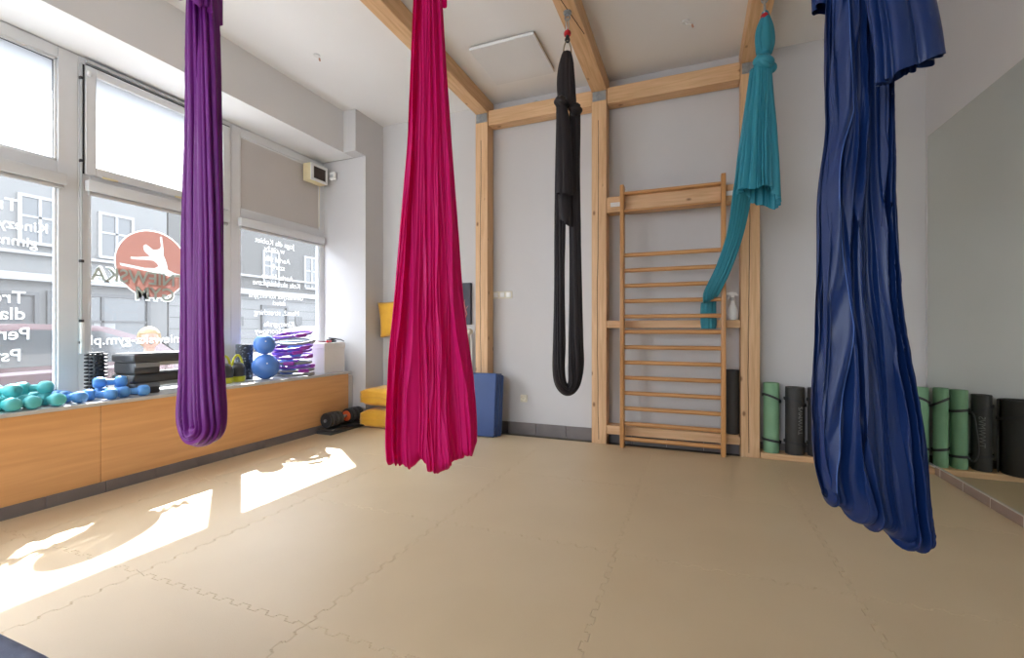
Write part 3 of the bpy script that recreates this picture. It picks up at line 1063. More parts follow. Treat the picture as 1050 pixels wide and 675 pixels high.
def rigging(x, y, root, big=1.0, f=1):
    """eye bolt under the beam, carabiner, red swivel and shackle: ends at z = 3.165"""
    zt = 3.47
    b_ = MB().cyl((x, y, zt - .012), (x, y, zt), .030, 20)
    b_.cyl((x, y, zt - .022), (x, y, zt - .012), .014, 6)
    b_.tube([(x + .018 * math.cos(a_), y, zt - .042 + .020 * math.sin(a_)) for a_ in [2 * PI * k / 16 for k in range(16)]], .0055, 8, closed=True)
    b_.build('eye_bolt', 'zinc', root, world=True)
    def oval(zc, h, w_, r, name, m, rot=0.0, dshape=False):
        pts = []
        for k in range(28):
            a_ = 2 * PI * k / 28
            cx = math.copysign(abs(math.cos(a_)) ** .75, math.cos(a_)) * w_
            if dshape:
                cx *= (1 - .35 * math.sin(a_))
            czz = math.sin(a_) * h
            d = E1 * math.cos(rot) + E2 * math.sin(rot)
            pts.append(Vector((x, y, zc + czz)) + d * cx)
        return MB().tube(pts, r, 8, closed=True).build(name, m, root, world=True)
    oval(zt - .095, .048, .019, .005, 'carabiner', 'steel', rot=.9)
    b_ = MB().lathe([(.010, 0), (.024, .006), (.027, .020), (.022, .034), (.010, .040)], (x, y, zt - .178), n=20)
    b_.tube([Vector((x, y, zt - .150)) + E2 * (.016 * math.cos(a_)) + Vector((0, 0, .020 * math.sin(a_))) for a_ in [2 * PI * k / 14 for k in range(14)]], .006, 8, closed=True)
    sw = b_.build('swivel', 'red', root, world=True)
    b_ = MB().cyl((x, y, zt - .200), (x, y, zt - .176), .014, 12)
    b_.tube([Vector((x, y, zt - .205)) + E1 * (.014 * math.cos(a_)) + Vector((0, 0, .018 * math.sin(a_))) for a_ in [2 * PI * k / 14 for k in range(14)]], .006, 8, closed=True)
    b_.build('swivel_eye', 'black', sw, world=True)
    oval(zt - .268, .056, .027, .005, 'shackle', 'brass', rot=.1, dshape=True)

def V3(u, v, f, wpx, dpx):
    """station: centre (u,v) at distance f, half extents given in image pixels there"""
    p = PX(u, v, f)
    k = f / 467
    return (p.x, p.y, p.z, wpx * k, dpx * k)

# --- purple
PF = 2.14
root = thing('aerial_hammock', 'purple aerial silk hammock hanging in a narrow loop near the windows', 'hammock', (PX(208, 300, PF).x, PX(208, 300, PF).y, .58), group=None)
px_, py_ = PX(209, 300, PF).x, PX(209, 300, PF).y
rigging(-2.14, py_, root)
st = [V3(205, -72, PF, 6, 6), V3(203, -20, PF, 8, 8), V3(203, 40, PF, 9.5, 10), V3(203, 130, PF + .03, 10, 10), V3(201, 230, PF + .04, 11.5, 10), V3(200.5, 330, PF + .05, 12, 10), V3(199.5, 390, PF + .05, 12.5, 11), V3(198, 425, PF + .04, 13, 12),
      V3(201, 443, PF + .01, 12, 12), V3(208, 447, PF - .02, 10, 13), V3(215, 440, PF - .05, 12, 12), V3(216, 422, PF - .05, 13, 12), V3(215.5, 390, PF - .04, 12.5, 11), V3(215, 330, PF - .04, 12, 10), V3(215, 230, PF - .03, 11.5, 9), V3(214.5, 130, PF - .02, 10.5, 9), V3(214, 40, PF, 9.5, 9), V3(212, -20, PF, 8, 8), V3(210, -72, PF, 6, 6)]
sweep(st, 11, nf=13, amp=.27, M_=200, K=160, twist=.45).build('silk', 'silk_purple', root, world=True, ang=180)
kc = PX(207.5, -78, PF)
knot(kc, .055, 3).build('knot', 'silk_purple', root, world=True, ang=180)
zt_ = 3.165
sweep([(-2.14, py_, zt_ + .02, .010, .012), (-2.14, py_, zt_ - .06, .020, .022), (kc.x, kc.y, kc.z + .03, .028, .026)], 7, nf=7, amp=.2, M_=24, K=60).build('gathered_loop', 'silk_purple', root, world=True, ang=180)
skirt([V3(203, -76, PF - .07, 5, 5), V3(200, -40, PF - .08, 11, 8), V3(199, 3, PF - .09, 14, 9)], 21, 7, .35, hem=lambda u: .035 * math.sin(2 * PI * u + 2) + .012 * math.sin(10 * PI * u)).build('tail', 'silk_purple', root, world=True, ang=180)
skirt([V3(214, -74, PF + .05, 4, 4), V3(219, -30, PF + .06, 6, 5), V3(220, 22, PF + .06, 5.5, 5)], 22, 5, .35, hem=lambda u: .02 * math.sin(2 * PI * u)).build('tail', 'silk_purple', root, world=True, ang=180)

# --- black
BF = 3.35
bx, by = -.86, 3.26
root = thing('aerial_hammock', 'black aerial silk hammock with two knots hanging from the middle beam', 'hammock', (bx, by, .62))
rigging(bx, by, root)
sweep([V3(581, 54, BF, 4, 3), V3(581, 57, BF, 5.2, 4), V3(580.8, 66, BF, 7.2, 4.5), V3(580.5, 80, BF, 8.6, 5), V3(581, 95, BF, 9, 5), V3(582, 106, BF, 8.5, 4), V3(583, 112, BF, 7, 3)], 3, nf=9, amp=.16, M_=36, K=90).build('gathered_loop', 'silk_black', root, world=True, ang=180)
knot(PX(575.5, 106, BF - .05), .050, 5, (1, .9, 1.15)).build('knot', 'silk_black', root, world=True, ang=180)
knot(PX(590, 113, BF - .01), .048, 6, (1, .9, 1.2)).build('knot', 'silk_black', root, world=True, ang=180)
st = [V3(575.5, 100, BF + .03, 5, 4), V3(576, 125, BF + .03, 5.5, 4), V3(575, 180, BF + .03, 5.5, 4), V3(574, 240, BF + .03, 5.2, 4), V3(573.5, 300, BF + .02, 5, 4), V3(573, 350, BF, 5.8, 5), V3(572.5, 378, BF, 5.6, 6), V3(575, 394, BF, 5.2, 6), V3(582, 401, BF, 5, 6),
      V3(588.5, 394, BF, 5.5, 6), V3(590, 375, BF, 7.2, 6), V3(590, 350, BF, 6.8, 5), V3(590, 300, BF + .02, 6.0, 4.5), V3(589.5, 240, BF + .03, 5.6, 4), V3(588.5, 180, BF + .03, 5.2, 4), V3(589, 135, BF + .03, 5, 4), V3(589.5, 108, BF + .02, 4.5, 4)]
sweep(st, 14, nf=13, amp=.24, M_=190, K=130, twist=.5).build('silk', 'silk_black', root, world=True, ang=180)
skirt([V3(576, 108, BF - .06, 4.5, 3), V3(577.5, 125, BF - .07, 7.0, 3.2), V3(578.5, 160, BF - .07, 8.0, 3.4), V3(579, 200, BF - .07, 8.4, 3.6)], 31, 6, .12, hem=lambda u: .008 * math.cos(2 * PI * u)).build('tail', 'silk_black', root, world=True, ang=180)
skirt([V3(578, 190, BF - .03, 6, 3), V3(579, 215, BF - .03, 6.5, 3.2), V3(580.5, 230, BF - .03, 6, 3)], 33, 5, .25, hem=lambda u: .03 * math.cos(2 * PI * u)).build('tail', 'silk_black', root, world=True, ang=180)

# --- broad hammocks: a pleated sheet running down the front and up the back
def sheet(outline, f0, seed, nf, amp, bot, th0, th1, xoff=.35, NU=230, NT=120, fold_gain=1.0):
    """outline: rows (v, u_left, u_right) ; bot(s) -> extra drop in px at s in 0..1 across"""
    prof = foldprof(seed, nf)
    fine = foldprof(seed + 50, nf * 3)
    k = f0 / 467
    st = cr_interp(outline, NT)
    v_end = outline[-1][0]
    v_beg = outline[0][0]
    rows = []
    def ring(sgn, rng):
        out = []
        for i in rng:
            v, ul, ur = st[i]
            t_ = (v - v_beg) / (v_end - v_beg)
            row = []
            hw = (ur - ul) / 2
            for j in range(NU):
                s_ = j / (NU - 1)
                p = prof(s_ * .5 + (.5 if sgn < 0 else 0) * .07, t_ * 3.2) + .22 * fine(s_ * .5, t_ * 4)
                q = prof(s_ * .5 + .25, t_ * 2.6 + 1)
                edge = math.sin(PI * min(1, max(0, s_))) ** .5
                A = amp * (hw / 45) ** .6 * fold_gain
                u_ = ul + (ur - ul) * s_ + q * A * xoff * edge
                d_ = sgn * (th0 + (th1 - th0) * t_) * (.35 + .65 * edge) + p * A * .9 * (1 if sgn < 0 else .7)
                v_ = v + bot(s_) * t_ ** 5
                u_ += 1.6 * (t_ ** 6) * math.sin(s_ * 31 + sgn) * edge
                P_ = PX(u_, v_, f0)
                row.append(P_ + E2 * (d_ * k))
            out.append(row)
        return out
    front = ring(-1, range(NT))
    back = ring(1, range(NT))
    # rolled bottom: join the two sheets by a half-round per column
    mid = []
    for a_ in [PI * q / 10 for q in range(1, 10)]:
        row = []
        for j in range(NU):
            F_ = front[-1][j]
            K_ = back[-1][j]
            c_ = (F_ + K_) / 2
            h = (K_ - F_) / 2
            row.append(c_ - h * math.cos(a_) - Vector((0, 0, h.length * .9 * math.sin(a_))))
        mid.append(row)
    rows = front + mid + list(reversed(back))
    return MB().grid(rows)

# --- pink
KF = 1.60
root = thing('aerial_hammock', 'bright pink aerial silk hammock spread wide in front of the left beam', 'hammock', (-.87, PX(439, 300, KF).y, .66))
kx, ky = -.86, PX(439, 300, KF).y
rigging(kx, ky, root)
ol_ = [(-150, 432, 446), (-60, 427, 450), (0, 424.5, 453.5), (60, 422, 457), (140, 418.5, 462.5), (220, 411.5, 468.5), (300, 405, 474), (345, 401, 479), (390, 398.3, 485), (425, 396.6, 488), (450, 396.2, 489), (461, 397, 489)]
sc_f = lambda s_: -2 + 8.5 * abs(math.sin(PI * (s_ * 4.6 + .15 + .35 * math.sin(s_ * 7)))) ** .8 * (1 if s_ < .72 else .5) + 4.0 * math.exp(-((s_ - .62) / .14) ** 2) - 9 * max(0, s_ - .76) / .24 + 3 * max(0, .2 - s_) / .2
sheet(ol_, KF, 8, 17, 7.5, sc_f, 5, 16, xoff=.40, NU=380).build('silk', 'silk_pink', root, world=True, ang=180)
kc = PX(439, -162, KF)
knot(kc, .05, 9).build('knot', 'silk_pink', root, world=True, ang=180)
sweep([(kx, ky, 3.19, .010, .012), (kx, ky, 3.10, .020, .022), (kc.x, kc.y, kc.z + .03, .028, .026)], 17, nf=7, amp=.2, M_=24, K=60).build('gathered_loop', 'silk_pink', root, world=True, ang=180)
skirt([V3(441, -160, KF + .05, 4, 4), V3(447, -80, KF + .06, 9, 6), V3(449, 2, KF + .07, 8, 6)], 25, 6, .3, hem=lambda u: .01 * math.sin(4 * PI * u)).build('tail', 'silk_pink', root, world=True, ang=180)

# --- navy
NF = 1.35
root = thing('aerial_hammock', 'large dark blue aerial silk hammock hanging nearest the mirror', 'hammock', (.46, PX(882, 300, NF).y, .48))
nx, ny = .46, PX(882, 300, NF).y
rigging(nx, ny, root)
ol_ = [(-190, 874, 892), (-100, 858, 905), (0, 849, 912), (90, 848, 915.5), (140, 848.5, 915.5), (200, 841.5, 916.5), (260, 840.5, 919), (310, 839, 923.5), (350, 838.5, 930), (400, 836, 940), (450, 835.5, 947.5), (480, 837.5, 951.5), (508, 845, 955.5)]
nb = lambda s_: -3 + 50 * min(1, s_ / .95) ** 1.15 + 2.0 * math.sin(s_ * 19) - (10 * max(0, s_ - .93) / .07)
sheet(ol_, NF, 19, 13, 11.5, nb, 6, 17, xoff=.42, NU=340).build('silk', 'silk_navy', root, world=True, ang=180)
# free selvedge: a second layer whose wavy stitched edge lies over the left front
edge_pts = [(-60, 852), (0, 858), (60, 857), (110, 862), (127, 862), (165, 850), (200, 846), (245, 850), (289, 856), (315, 858), (340, 860), (370, 857), (397, 853), (430, 849.5), (460, 847), (480, 843.5), (500, 844)]
rows = []
hem = []
ep = cr_interp([(float(v), float(u)) for v, u in edge_pts], 90)
for i, (v, u) in enumerate(ep):
    row = []
    left = [o_ for o_ in ol_]
    # left limit follows the silhouette
    for a_, b_ in zip(ol_, ol_[1:]):
        if a_[0] <= v <= b_[0]:
            ul = a_[1] + (b_[1] - a_[1]) * (v - a_[0]) / (b_[0] - a_[0])
    for j in range(16):
        s_ = j / 15
        uu = ul + .5 + (u - ul) * s_
        dep = -(4 + 12 * math.sin(PI * .5 * s_) + 2.2 * math.sin(v * .045 + s_ * 5))
        row.append(PX(uu, v, NF) + E2 * (dep * NF / 467 * 1.1))
    rows.append(row)
    hem.append(row[-1] + Vector((0, 0, 0)))
MB().grid(rows).build('overlapping_layer', 'silk_navy', root, world=True, ang=180)
MB().tube(hem, .0016, 6).build('hem', 'hem_navy', root, world=True, ang=180)
kc = PX(883, -196, NF)
knot(kc, .05, 12).build('knot', 'silk_navy', root, world=True, ang=180)
sweep([(nx, ny, 3.19, .010, .012), (nx, ny, 3.0, .020, .022), (kc.x, kc.y, kc.z + .03, .028, .026)], 18, nf=7, amp=.2, M_=24, K=60).build('gathered_loop', 'silk_navy', root, world=True, ang=180)
ta = skirt([V3(890, -190, NF - .06, 8, 8), V3(905, -110, NF - .10, 18, 12), V3(918, -30, NF - .13, 27, 16), V3(929, 30, NF - .15, 28, 17), V3(932, 62, NF - .15, 28, 18)], 27, 11, .30,
           hem=lambda u: .010 + .038 * (.5 + .5 * math.sin(2 * PI * u - PI * .5)) * 1 - .012 * math.cos(2 * PI * u))
ta.build('tail', 'silk_navy', root, world=True, ang=180)
skirt([V3(872, -190, NF + .04, 6, 6), V3(856, -110, NF + .05, 14, 9), V3(848, -40, NF + .06, 14, 9), V3(848, 8, NF + .06, 13.5, 9)], 28, 6, .25, hem=lambda u: .008 * math.sin(6 * PI * u) + .008).build('tail', 'silk_navy', root, world=True, ang=180)

# --- turquoise
TF = 3.17
tx, ty = .46, 3.59
root = thing('aerial_hammock', 'turquoise aerial silk knotted high, its end draped over the wall bars', 'hammock', (tx, ty, 1.1))
rigging(tx, ty, root)
sweep([V3(784, 13, TF, 2.5, 3), V3(784.5, 18, TF, 4, 4), V3(784.5, 30, TF, 8, 6), V3(784.5, 44, TF, 9.2, 6), V3(783, 56, TF, 7, 6)], 41, nf=8, amp=.2, M_=36, K=90).build('gathered_loop', 'silk_teal', root, world=True, ang=180)
kb = knot(PX(783, 64, TF - .02), .062, 15, (1, .9, 1.0))
kb.ball(PX(791, 70, TF + .01), .036, (1, .9, 1.05), 20, 14)
kb.build('knot', 'silk_teal', root, world=True, ang=180)
def th(u):
    # front-left hem high, right and rear hem lower
    a_ = 2 * PI * u
    return .03 + .11 * max(0, math.cos(a_ - .35)) ** .8 + .012 * math.sin(a_ * 5)
skirt([V3(782, 66, TF, 8, 6), V3(781, 98, TF, 11, 8), V3(780, 130, TF, 15, 10), V3(779, 163, TF, 17.5, 12), V3(778, 192, TF, 19, 13)], 43, 24, .26, hem=th, K=300).build('tail', 'silk_teal', root, world=True, ang=180)
st = [V3(774, 72, TF + .02, 4, 4), V3(770, 120, TF + .04, 7, 4), V3(767, 160, TF + .12, 10, 4), V3(762, 195, TF + .30, 9.5, 4), V3(754, 240, TF + .52, 7.5, 4), V3(742, 275, TF + .66, 7, 4.5), V3(733, 294, TF + .74, 7, 4.5), V3(728.5, 303, TF + .80, 6.8, 4.5),
      V3(727, 310, TF + .880, 6.8, 1.6), V3(726.5, 322, TF + .884, 7, 1.5), V3(727, 332, TF + .884, 7, 1.5), V3(727, 338, TF + .884, 6.4, 1.3)]
sweep(st, 45, nf=15, amp=.26,  M_=110, K=80, B=E2).build('silk', 'silk_teal', root, world=True, ang=180)

# ------------------------------------------------------------------ sill things
SZ = .65
# small vinyl dumbbells: handle and two rounded heads
def dumbbell(col, L=.165, R=.042):
    r = thing('dumbbell', '', 'dumbbell', (0, 0, 0))
    for s_ in (-1, 1):
        prof = [(.010, -.036), (R * .6, -.035), (R * .88, -.027), (R, -.012), (R * 1.01, 0), (R, .012), (R * .88, .027), (R * .6, .035), (.010, .036)]
        MB().lathe(prof, (s_ * (L / 2 - .03), 0, 0), (1, 0, 0), 14).build('head', col, r)
    MB().lathe([(.022, 0), (.023, .3 * L), (.022, .6 * L)], (-.3 * L, 0, 0), (1, 0, 0), 12).build('handle', col, r)
    return r
db_t = dumbbell('teal_v')
db_b = dumbbell('blue_v', .175, .040)
spots = [  # col, x, y, layer, angle, label
    ('t', -3.79, 1.20, 0, .15, 'teal dumbbell at the far left end of the pile on the sill'),
    ('t', -4.0, 1.25, 0, .0, 'teal dumbbell lying at the back left of the sill pile'),
    ('t', -3.79, 1.30, 0, .0, 'teal dumbbell near the sill edge, second from the left'),
    ('t', -3.99, 1.36, 0, .1, 'teal dumbbell by the glass, second from the left at the back'),
    ('t', -3.79, 1.40, 0, .1, 'teal dumbbell at the sill edge in the middle of the pile'),
    ('t', -3.99, 1.47, 0, .05, 'teal dumbbell at the back of the pile by the glass'),
    ('t', -3.79, 1.50, 0, -.1, 'teal dumbbell at the sill edge right of the middle'),
    ('t', -3.99, 1.58, 0, .1, 'teal dumbbell by the glass at the right of the pile'),
    ('t', -3.79, 1.605, 0, .1, 'teal dumbbell at the right end of the teal pile'),
    ('t', -3.88, 1.27, 1, .9, 'teal dumbbell lying on top of the left third of the pile'),
    ('t', -3.88, 1.42, 1, .5, 'teal dumbbell lying on top of the middle of the pile'),
    ('t', -3.88, 1.56, 1, 1.0, 'teal dumbbell lying on top of the right third of the pile'),
    ('b', -4.0, 1.705, 0, .0, 'blue dumbbell beside the teal pile, back one of the pair'),
    ('b', -3.81, 1.72, 0, .2, 'blue dumbbell beside the teal pile, front one of the pair'),
    ('b', -3.79, 1.86, 0, .9, 'blue dumbbell at the sill edge before the spiked roller'),
    ('b', -3.757, 2.045, 0, 1.3, 'blue dumbbell at the sill edge before the step platforms'),
    ('b', -3.90, 1.98, 0, 1.5, 'blue dumbbell between the spiked roller and the sill edge'),
    ('b', -3.85, 1.95, 1, 1.2, 'blue dumbbell lying on top of the right blue ones'),
]
ft = fb = True
for k, (c_, x, y, lay, an, lb) in enumerate(spots):
    src = db_t if c_ == 't' else db_b
    R = .042 if c_ == 't' else .040
    z = SZ + R * 1.03 + lay * .072
    if c_ == 't' and ft:
        o = src; ft = False
    elif c_ == 'b' and fb:
        o = src; fb = False
    else:
        o = dup(src)
    o.location = (x, y, z)
    o.rotation_euler = (0, 0, an)
    o['label'] = lb
    o['category'] = 'dumbbell'
    o['group'] = 'teal dumbbells on the sill' if c_ == 't' else 'blue dumbbells on the sill'

# spiked massage roller
t = thing('massage_roller', 'black spiked massage roller standing upright beside the window post', 'roller', (-4.06, 1.97, SZ))
b_ = MB().cyl((-4.06, 1.97, SZ), (-4.06, 1.97, SZ + .32), .045, 24)
b_.build('core', 'dark', t, world=True)
b_ = MB()
for i in range(12):
    z = SZ + .016 + i * .026
    for k in range(12):
        a_ = 2 * PI * (k + (i % 2) * .0) / 12
        d = Vector((math.cos(a_), math.sin(a_), 0))
        p = Vector((-4.06, 1.97, z)) + d * .040
        b_.lathe([(.011, 0), (.0075, .022), (.004, .026)], p, d, 6)
b_.build('knobs', 'black', t, world=True)['kind'] = 'stuff'

# stacked step platforms
def step(z0, label):
    t = thing('step_platform', label, 'step platform', (-3.96, 2.44, z0), group='stacked step platforms on the sill')
    y0, y1 = 2.08, 2.76
    x0, x1 = -4.10, -3.82
    MB().box(x0, x1, y0, y1, z0 + .085, z0 + .148, .018, 3).build('top_slab', 'dark', t, world=True)
    tr = MB().box(x0 + .01, x1 - .01, y0 + .015, y1 - .015, z0 + .148, z0 + .152, .0015, 1)
    tr.build('tread', 'black', t, world=True)
    for (a0, a1) in ((y0 + .01, y0 + .19), (y1 - .19, y1 - .01)):
        l_ = MB().box(x0 + .015, x1 - .015, a0, a1, z0, z0 + .085, .012, 2)
        lo = l_.build('leg', 'dark', t, world=True)
        MB().box(x1 - .018, x1 - .010, a0 + .005, a1 - .005, z0 + .048, z0 + .083, .003, 1).build('grey_band', 'grey', lo, world=True)
    MB().box(x0 + .03, x1 - .035, y0 + .18, y1 - .18, z0 + .055, z0 + .085, .004, 1).build('underside_rib', 'lgrey', t, world=True)
    return t
step(SZ, 'lower black and grey step platform of the stack on the sill')
step(SZ + .153, 'upper black and grey step platform of the stack on the sill')

# kettlebells: dark body, lime base and handle
def kettlebell(x, y, label):
    t = thing('kettlebell', label, 'kettlebell', (x, y, SZ), group='kettlebells on the sill')
    MB().lathe([(.050, .045), (.066, .055), (.070, .10), (.066, .13), (.046, .165), (.030, .175), (.006, .178)], (x, y, SZ), n=28).build('body', 'dark', t, world=True)
    MB().lathe([(.058, 0), (.066, .006), (.068, .046), (.060, .052)], (x, y, SZ), n=28).build('base', 'yellow', t, world=True)
    pts = [Vector((x, y, SZ + .14)) + Vector((0, 1, 0)) * (.050 * math.cos(a_)) + Vector((0, 0, .105 * math.sin(a_))) for a_ in [PI * k / 14 for k in range(15)]]
    MB().tube(pts, .010, 10).build('handle', 'yellow', t, world=True)
    return t
kettlebell(-3.93, 2.86, 'black and lime kettlebell half hidden behind the purple silk')
kettlebell(-3.96, 3.005, 'black and lime kettlebell beside the speckled foam roller')

t = tag(MB().lathe([(.072, 0), (.075, .003), (.075, .337), (.072, .34), (.022, .34), (.022, .30)], (-4.08, 3.17, SZ), n=32).build('foam_roller', 'speckle'), 'speckled black and blue foam roller standing on the sill', 'foam roller')
def valve_ball(c, r, label):
    t = thing('exercise_ball', label, 'ball', (c[0], c[1], c[2] - r), group='small blue exercise balls on the sill')
    MB().ball(c, r, (1, 1, 1), 36, 24).build('shell', 'ball', t, world=True)
    d = Vector((.75, -.5, .3)).normalized()
    MB().cyl(Vector(c) + d * (r - .002), Vector(c) + d * (r + .002), .007, 10).build('valve', 'white', t, world=True)
valve_ball((-3.885, 3.245, SZ + .122), .122, 'lower of two blue exercise balls, resting on the sill edge')
valve_ball((-3.905, 3.25, SZ + .244 + .096), .098, 'upper blue exercise ball balanced on the lower one')

# pilates rings: hoop with two pads
def pil_ring(cols=('ring', 'ring2')):
    r = thing('pilates_ring', '', 'exercise ring', (0, 0, 0))
    R = .185
    b_ = MB()
    b_.tube([(R * math.cos(a_), R * math.sin(a_), 0) for a_ in [2 * PI * k / 40 for k in range(40)]], .0105, 8, closed=True)
    for v in b_.b.verts:
        v.co.z *= 1.25
    b_.build('hoop', cols[0], r)
    for s_ in (-1, 1):
        q = MB().box(R - .012, R + .030, -.052, .052, -.019, .019, .012, 3)
        q.move(rot=Matrix.Rotation(0 if s_ > 0 else PI, 3, 'Z'))
        q.build('grip_pad', cols[1], r)
    return r
ra = pil_ring(('ring', 'ring2'))
rb = pil_ring(('grey', 'ring2'))
rc = pil_ring(('grey', 'grey'))
stack = [  # src, dx, dy, z, tilt x, tilt y, rz, label
    (rc, 0, 0, .020, 0, 0, .3, 'grey exercise ring at the very bottom of the ring stack'),
    (rb, .01, .01, .060, 0, 0, -.3, 'grey ring with magenta pads, second from the bottom'),
    (ra, -.005, .0, .100, 0, 0, .6, 'purple ring with magenta pads, third from the bottom'),
    (rb, .0, -.01, .140, 0, 0, -.9, 'grey ring with magenta pads in the middle of the stack'),
    (ra, -.01, .01, .205, .09, 0, .1, 'purple ring in the middle of the stack beside the blue balls'),
    (ra, .0, -.01, .255, .11, .02, -.5, 'tilted purple ring in the upper part of the stack'),
    (ra, .0, .0, .300, .125, .02, -.15, 'purple ring tilted up towards the window, third from the top'),
    (rc, -.01, .01, .362, .14, .03, .5, 'grey ring tilted near the top of the stack'),
    (ra, -.01, .01, .432, .155, .03, -.35, 'purple ring crowning the stack, tilted steeply'),
]
SX, SY = -3.915, 3.60
usedr = set()
for src, dx, dy, z, tx_, ty_, rz, lb in stack:
    if id(src) in usedr:
        o = dup(src)
    else:
        o = src
        usedr.add(id(src))
    o.location = (SX + dx, SY + dy, SZ + z)
    o.rotation_euler = (tx_, ty_, rz)
    o['label'] = lb
    o['category'] = 'exercise ring'
    o['group'] = 'exercise rings stacked on the sill'
valve_ball((-3.955, 3.56, SZ + .095), .093, 'blue ball lying inside the lower exercise rings')
valve_ball((-3.90, 3.62, SZ + .27), .082, 'blue ball lying inside the upper exercise rings')
t = tag(MB().box(-4.02, -3.86, 3.52, 3.70, SZ + .355, SZ + .367, .004, 1).move().build('folded_band', mat('mint_band', (.30, .50, .46), .6)), 'pale mint stretch band folded between the topmost rings', 'band')
# white box with straps on top
t = thing('storage_box', 'white cardboard box at the right end of the sill', 'box', (-3.94, 4.08, SZ))
b_ = MB().box(-4.10, -3.78, 3.90, 4.215, SZ, SZ + .30, .003, 1)
b_.build('carton', 'box', t, world=True)
b_ = MB().box(-4.105, -3.775, 3.895, 4.22, SZ + .272, SZ + .335, .004, 1)
b_.build('lid', 'box', t, world=True)
bz = SZ + .335
def band(pts, w_, th_, name, m):
    rows = []
    b_ = MB()
    pts = [Vector(p) for p in pts]
    T0 = []
    L = []
    for i, p in enumerate(pts):
        T = (pts[min(i + 1, len(pts) - 1)] - pts[max(i - 1, 0)]).normalized()
        S = T.cross(Vector((0, 0, 1))).normalized() * w_ / 2
        L.append([p - S, p + S, p + S + Vector((0, 0, th_)), p - S + Vector((0, 0, th_))])
    b_.grid(L, closed_u=True)
    bmesh.ops.holes_fill(b_.b, edges=[e for e in b_.b.edges if e.is_boundary], sides=0)
    return b_.build(name, m)
tag(band([(-4.05, 3.93, bz), (-4.03, 4.0, bz + .012), (-4.0, 4.07, bz + .004), (-4.0, 4.13, bz)], .05, .012, 'resistance_band', mat('maroon_band', (.22, .04, .09), .6)), 'maroon resistance band lying on the white box', 'band')
t = thing('jump_rope', 'black rope with red handle lying on the white box', 'jump rope', (-3.86, 4.12, bz))
MB().cyl((-3.83, 3.99, bz + .014), (-3.86, 4.08, bz + .014), .013, 12, bev=.003).build('handle', 'red', t, world=True)
pts = [(-3.86, 4.08, bz + .014)] + [(-3.90 + .05 * math.cos(a_) + .0 * a_, 4.135 + .05 * math.sin(a_), bz + .012 + .004 * a_) for a_ in [-1.2 + k * .5 for k in range(22)]] + [(-3.82, 4.20, bz + .03), (-3.79, 4.215, bz + .012)]
MB().tube(pts, .007, 8).build('rope', 'black', t, world=True)

# ------------------------------------------------------------------ things on the floor
# adjustable dumbbell in its tray
t = thing('adjustable_dumbbell', 'black adjustable dumbbell with orange collar in its floor tray', 'dumbbell', (-3.60, 4.0, FZ))
ax0 = 3.74
b_ = MB().box(-3.70, -3.50, 3.70, 4.27, FZ, FZ + .035, .01, 2)
b_.box(-3.69, -3.51, 3.715, 3.935, FZ + .035, FZ + .055, .006, 1)
b_.box(-3.69, -3.51, 4.035, 4.255, FZ + .035, FZ + .055, .006, 1)
b_.build('tray', 'dark', t, world=True)
zc = FZ + .14
for (a0, n_) in ((3.735, 6), (4.05, 6)):
    for k in range(n_):
        y = a0 + k * .032
        rr = .085 - .002 * (abs(k - 2.5))
        prof = [(rr - .006, 0), (rr, .005), (rr, .022), (rr - .006, .027)]
        p_ = MB().lathe(prof, (-3.60, y, zc), (0, 1, 0), 26)
        for v in p_.b.verts:      # flat underside and top as on a selector dumbbell
            v.co.z = max(v.co.z, zc - .075)
            v.co.z = min(v.co.z, zc + .078)
        p_.build('weight_plate', 'dark' if k % 2 else 'black', t, world=True)
MB().cyl((-3.60, 3.72, zc), (-3.60, 4.25, zc), .017, 16).build('handle', 'grey', t, world=True)
for y in (3.930, 4.034):
    MB().lathe([(.045, 0), (.056, .002), (.056, .012), (.045, .014)], (-3.60, y, zc), (0, 1, 0), 28).build('collar', 'orange', t, world=True)['label'] = 'orange collar'

# mustard cushions
def cushion(c, sx, sy, sz, rz, label, seed, name='cushion', tilt=0, tiltx=0):
    t = thing(name, label, 'cushion', c, rz)
    rnd = Vector((seed, seed * .7, 1.3))
    b_ = MB()
    tt = bmesh.new()
    bmesh.ops.create_cube(tt, size=2)
    bmesh.ops.subdivide_edges(tt, edges=tt.edges[:], cuts=11, use_grid_fill=True)
    for v in tt.verts:
        x, y, z = v.co
        e = max(abs(x), abs(y))
        puff = (1 - abs(x) ** 4) ** .5 * (1 - abs(y) ** 4) ** .5
        zz_ = z * (.60 + .40 * puff)
        n_ = noise.noise(Vector((x * 1.6, y * 1.6, z)) + rnd) * .10
        pin = 1 - .08 * (1 - abs(x) ** 2) * (abs(y) ** 3) - .0
        pin2 = 1 - .08 * (1 - abs(y) ** 2) * (abs(x) ** 3)
        v.co = Vector((x * sx * pin2, y * sy * pin, sz + zz_ * sz + n_ * sz * puff * (1 if z > -.5 else .2)))
    b_._merge(tt)
    R_ = Matrix.Rotation(tilt, 3, 'Y') @ Matrix.Rotation(tiltx, 3, 'X')
    b_.move(rot=R_)
    b_.build('cover', 'mustard', t, ang=180)
    s_ = MB()
    pts = []
    for q in range(64):
        a_ = 2 * PI * q / 64
        x = math.copysign(min(1, abs(math.cos(a_)) * 1.5) , math.cos(a_))
        y = math.copysign(min(1, abs(math.sin(a_)) * 1.5), math.sin(a_))
        pin = 1 - .08 * (1 - x * x) * (abs(y) ** 3)
        pin2 = 1 - .08 * (1 - y * y) * (abs(x) ** 3)
        pts.append(R_ @ Vector((x * sx * pin2 * .995, y * sy * pin * .995, sz)))
    s_.tube(pts, .006, 6, closed=True)
    s_.build('piping', 'mustard', t, ang=180)
    return t
cushion((-3.255, 4.34, FZ), .225, .22, .105, .05, 'lower of two mustard cushions stacked in the corner', 3)
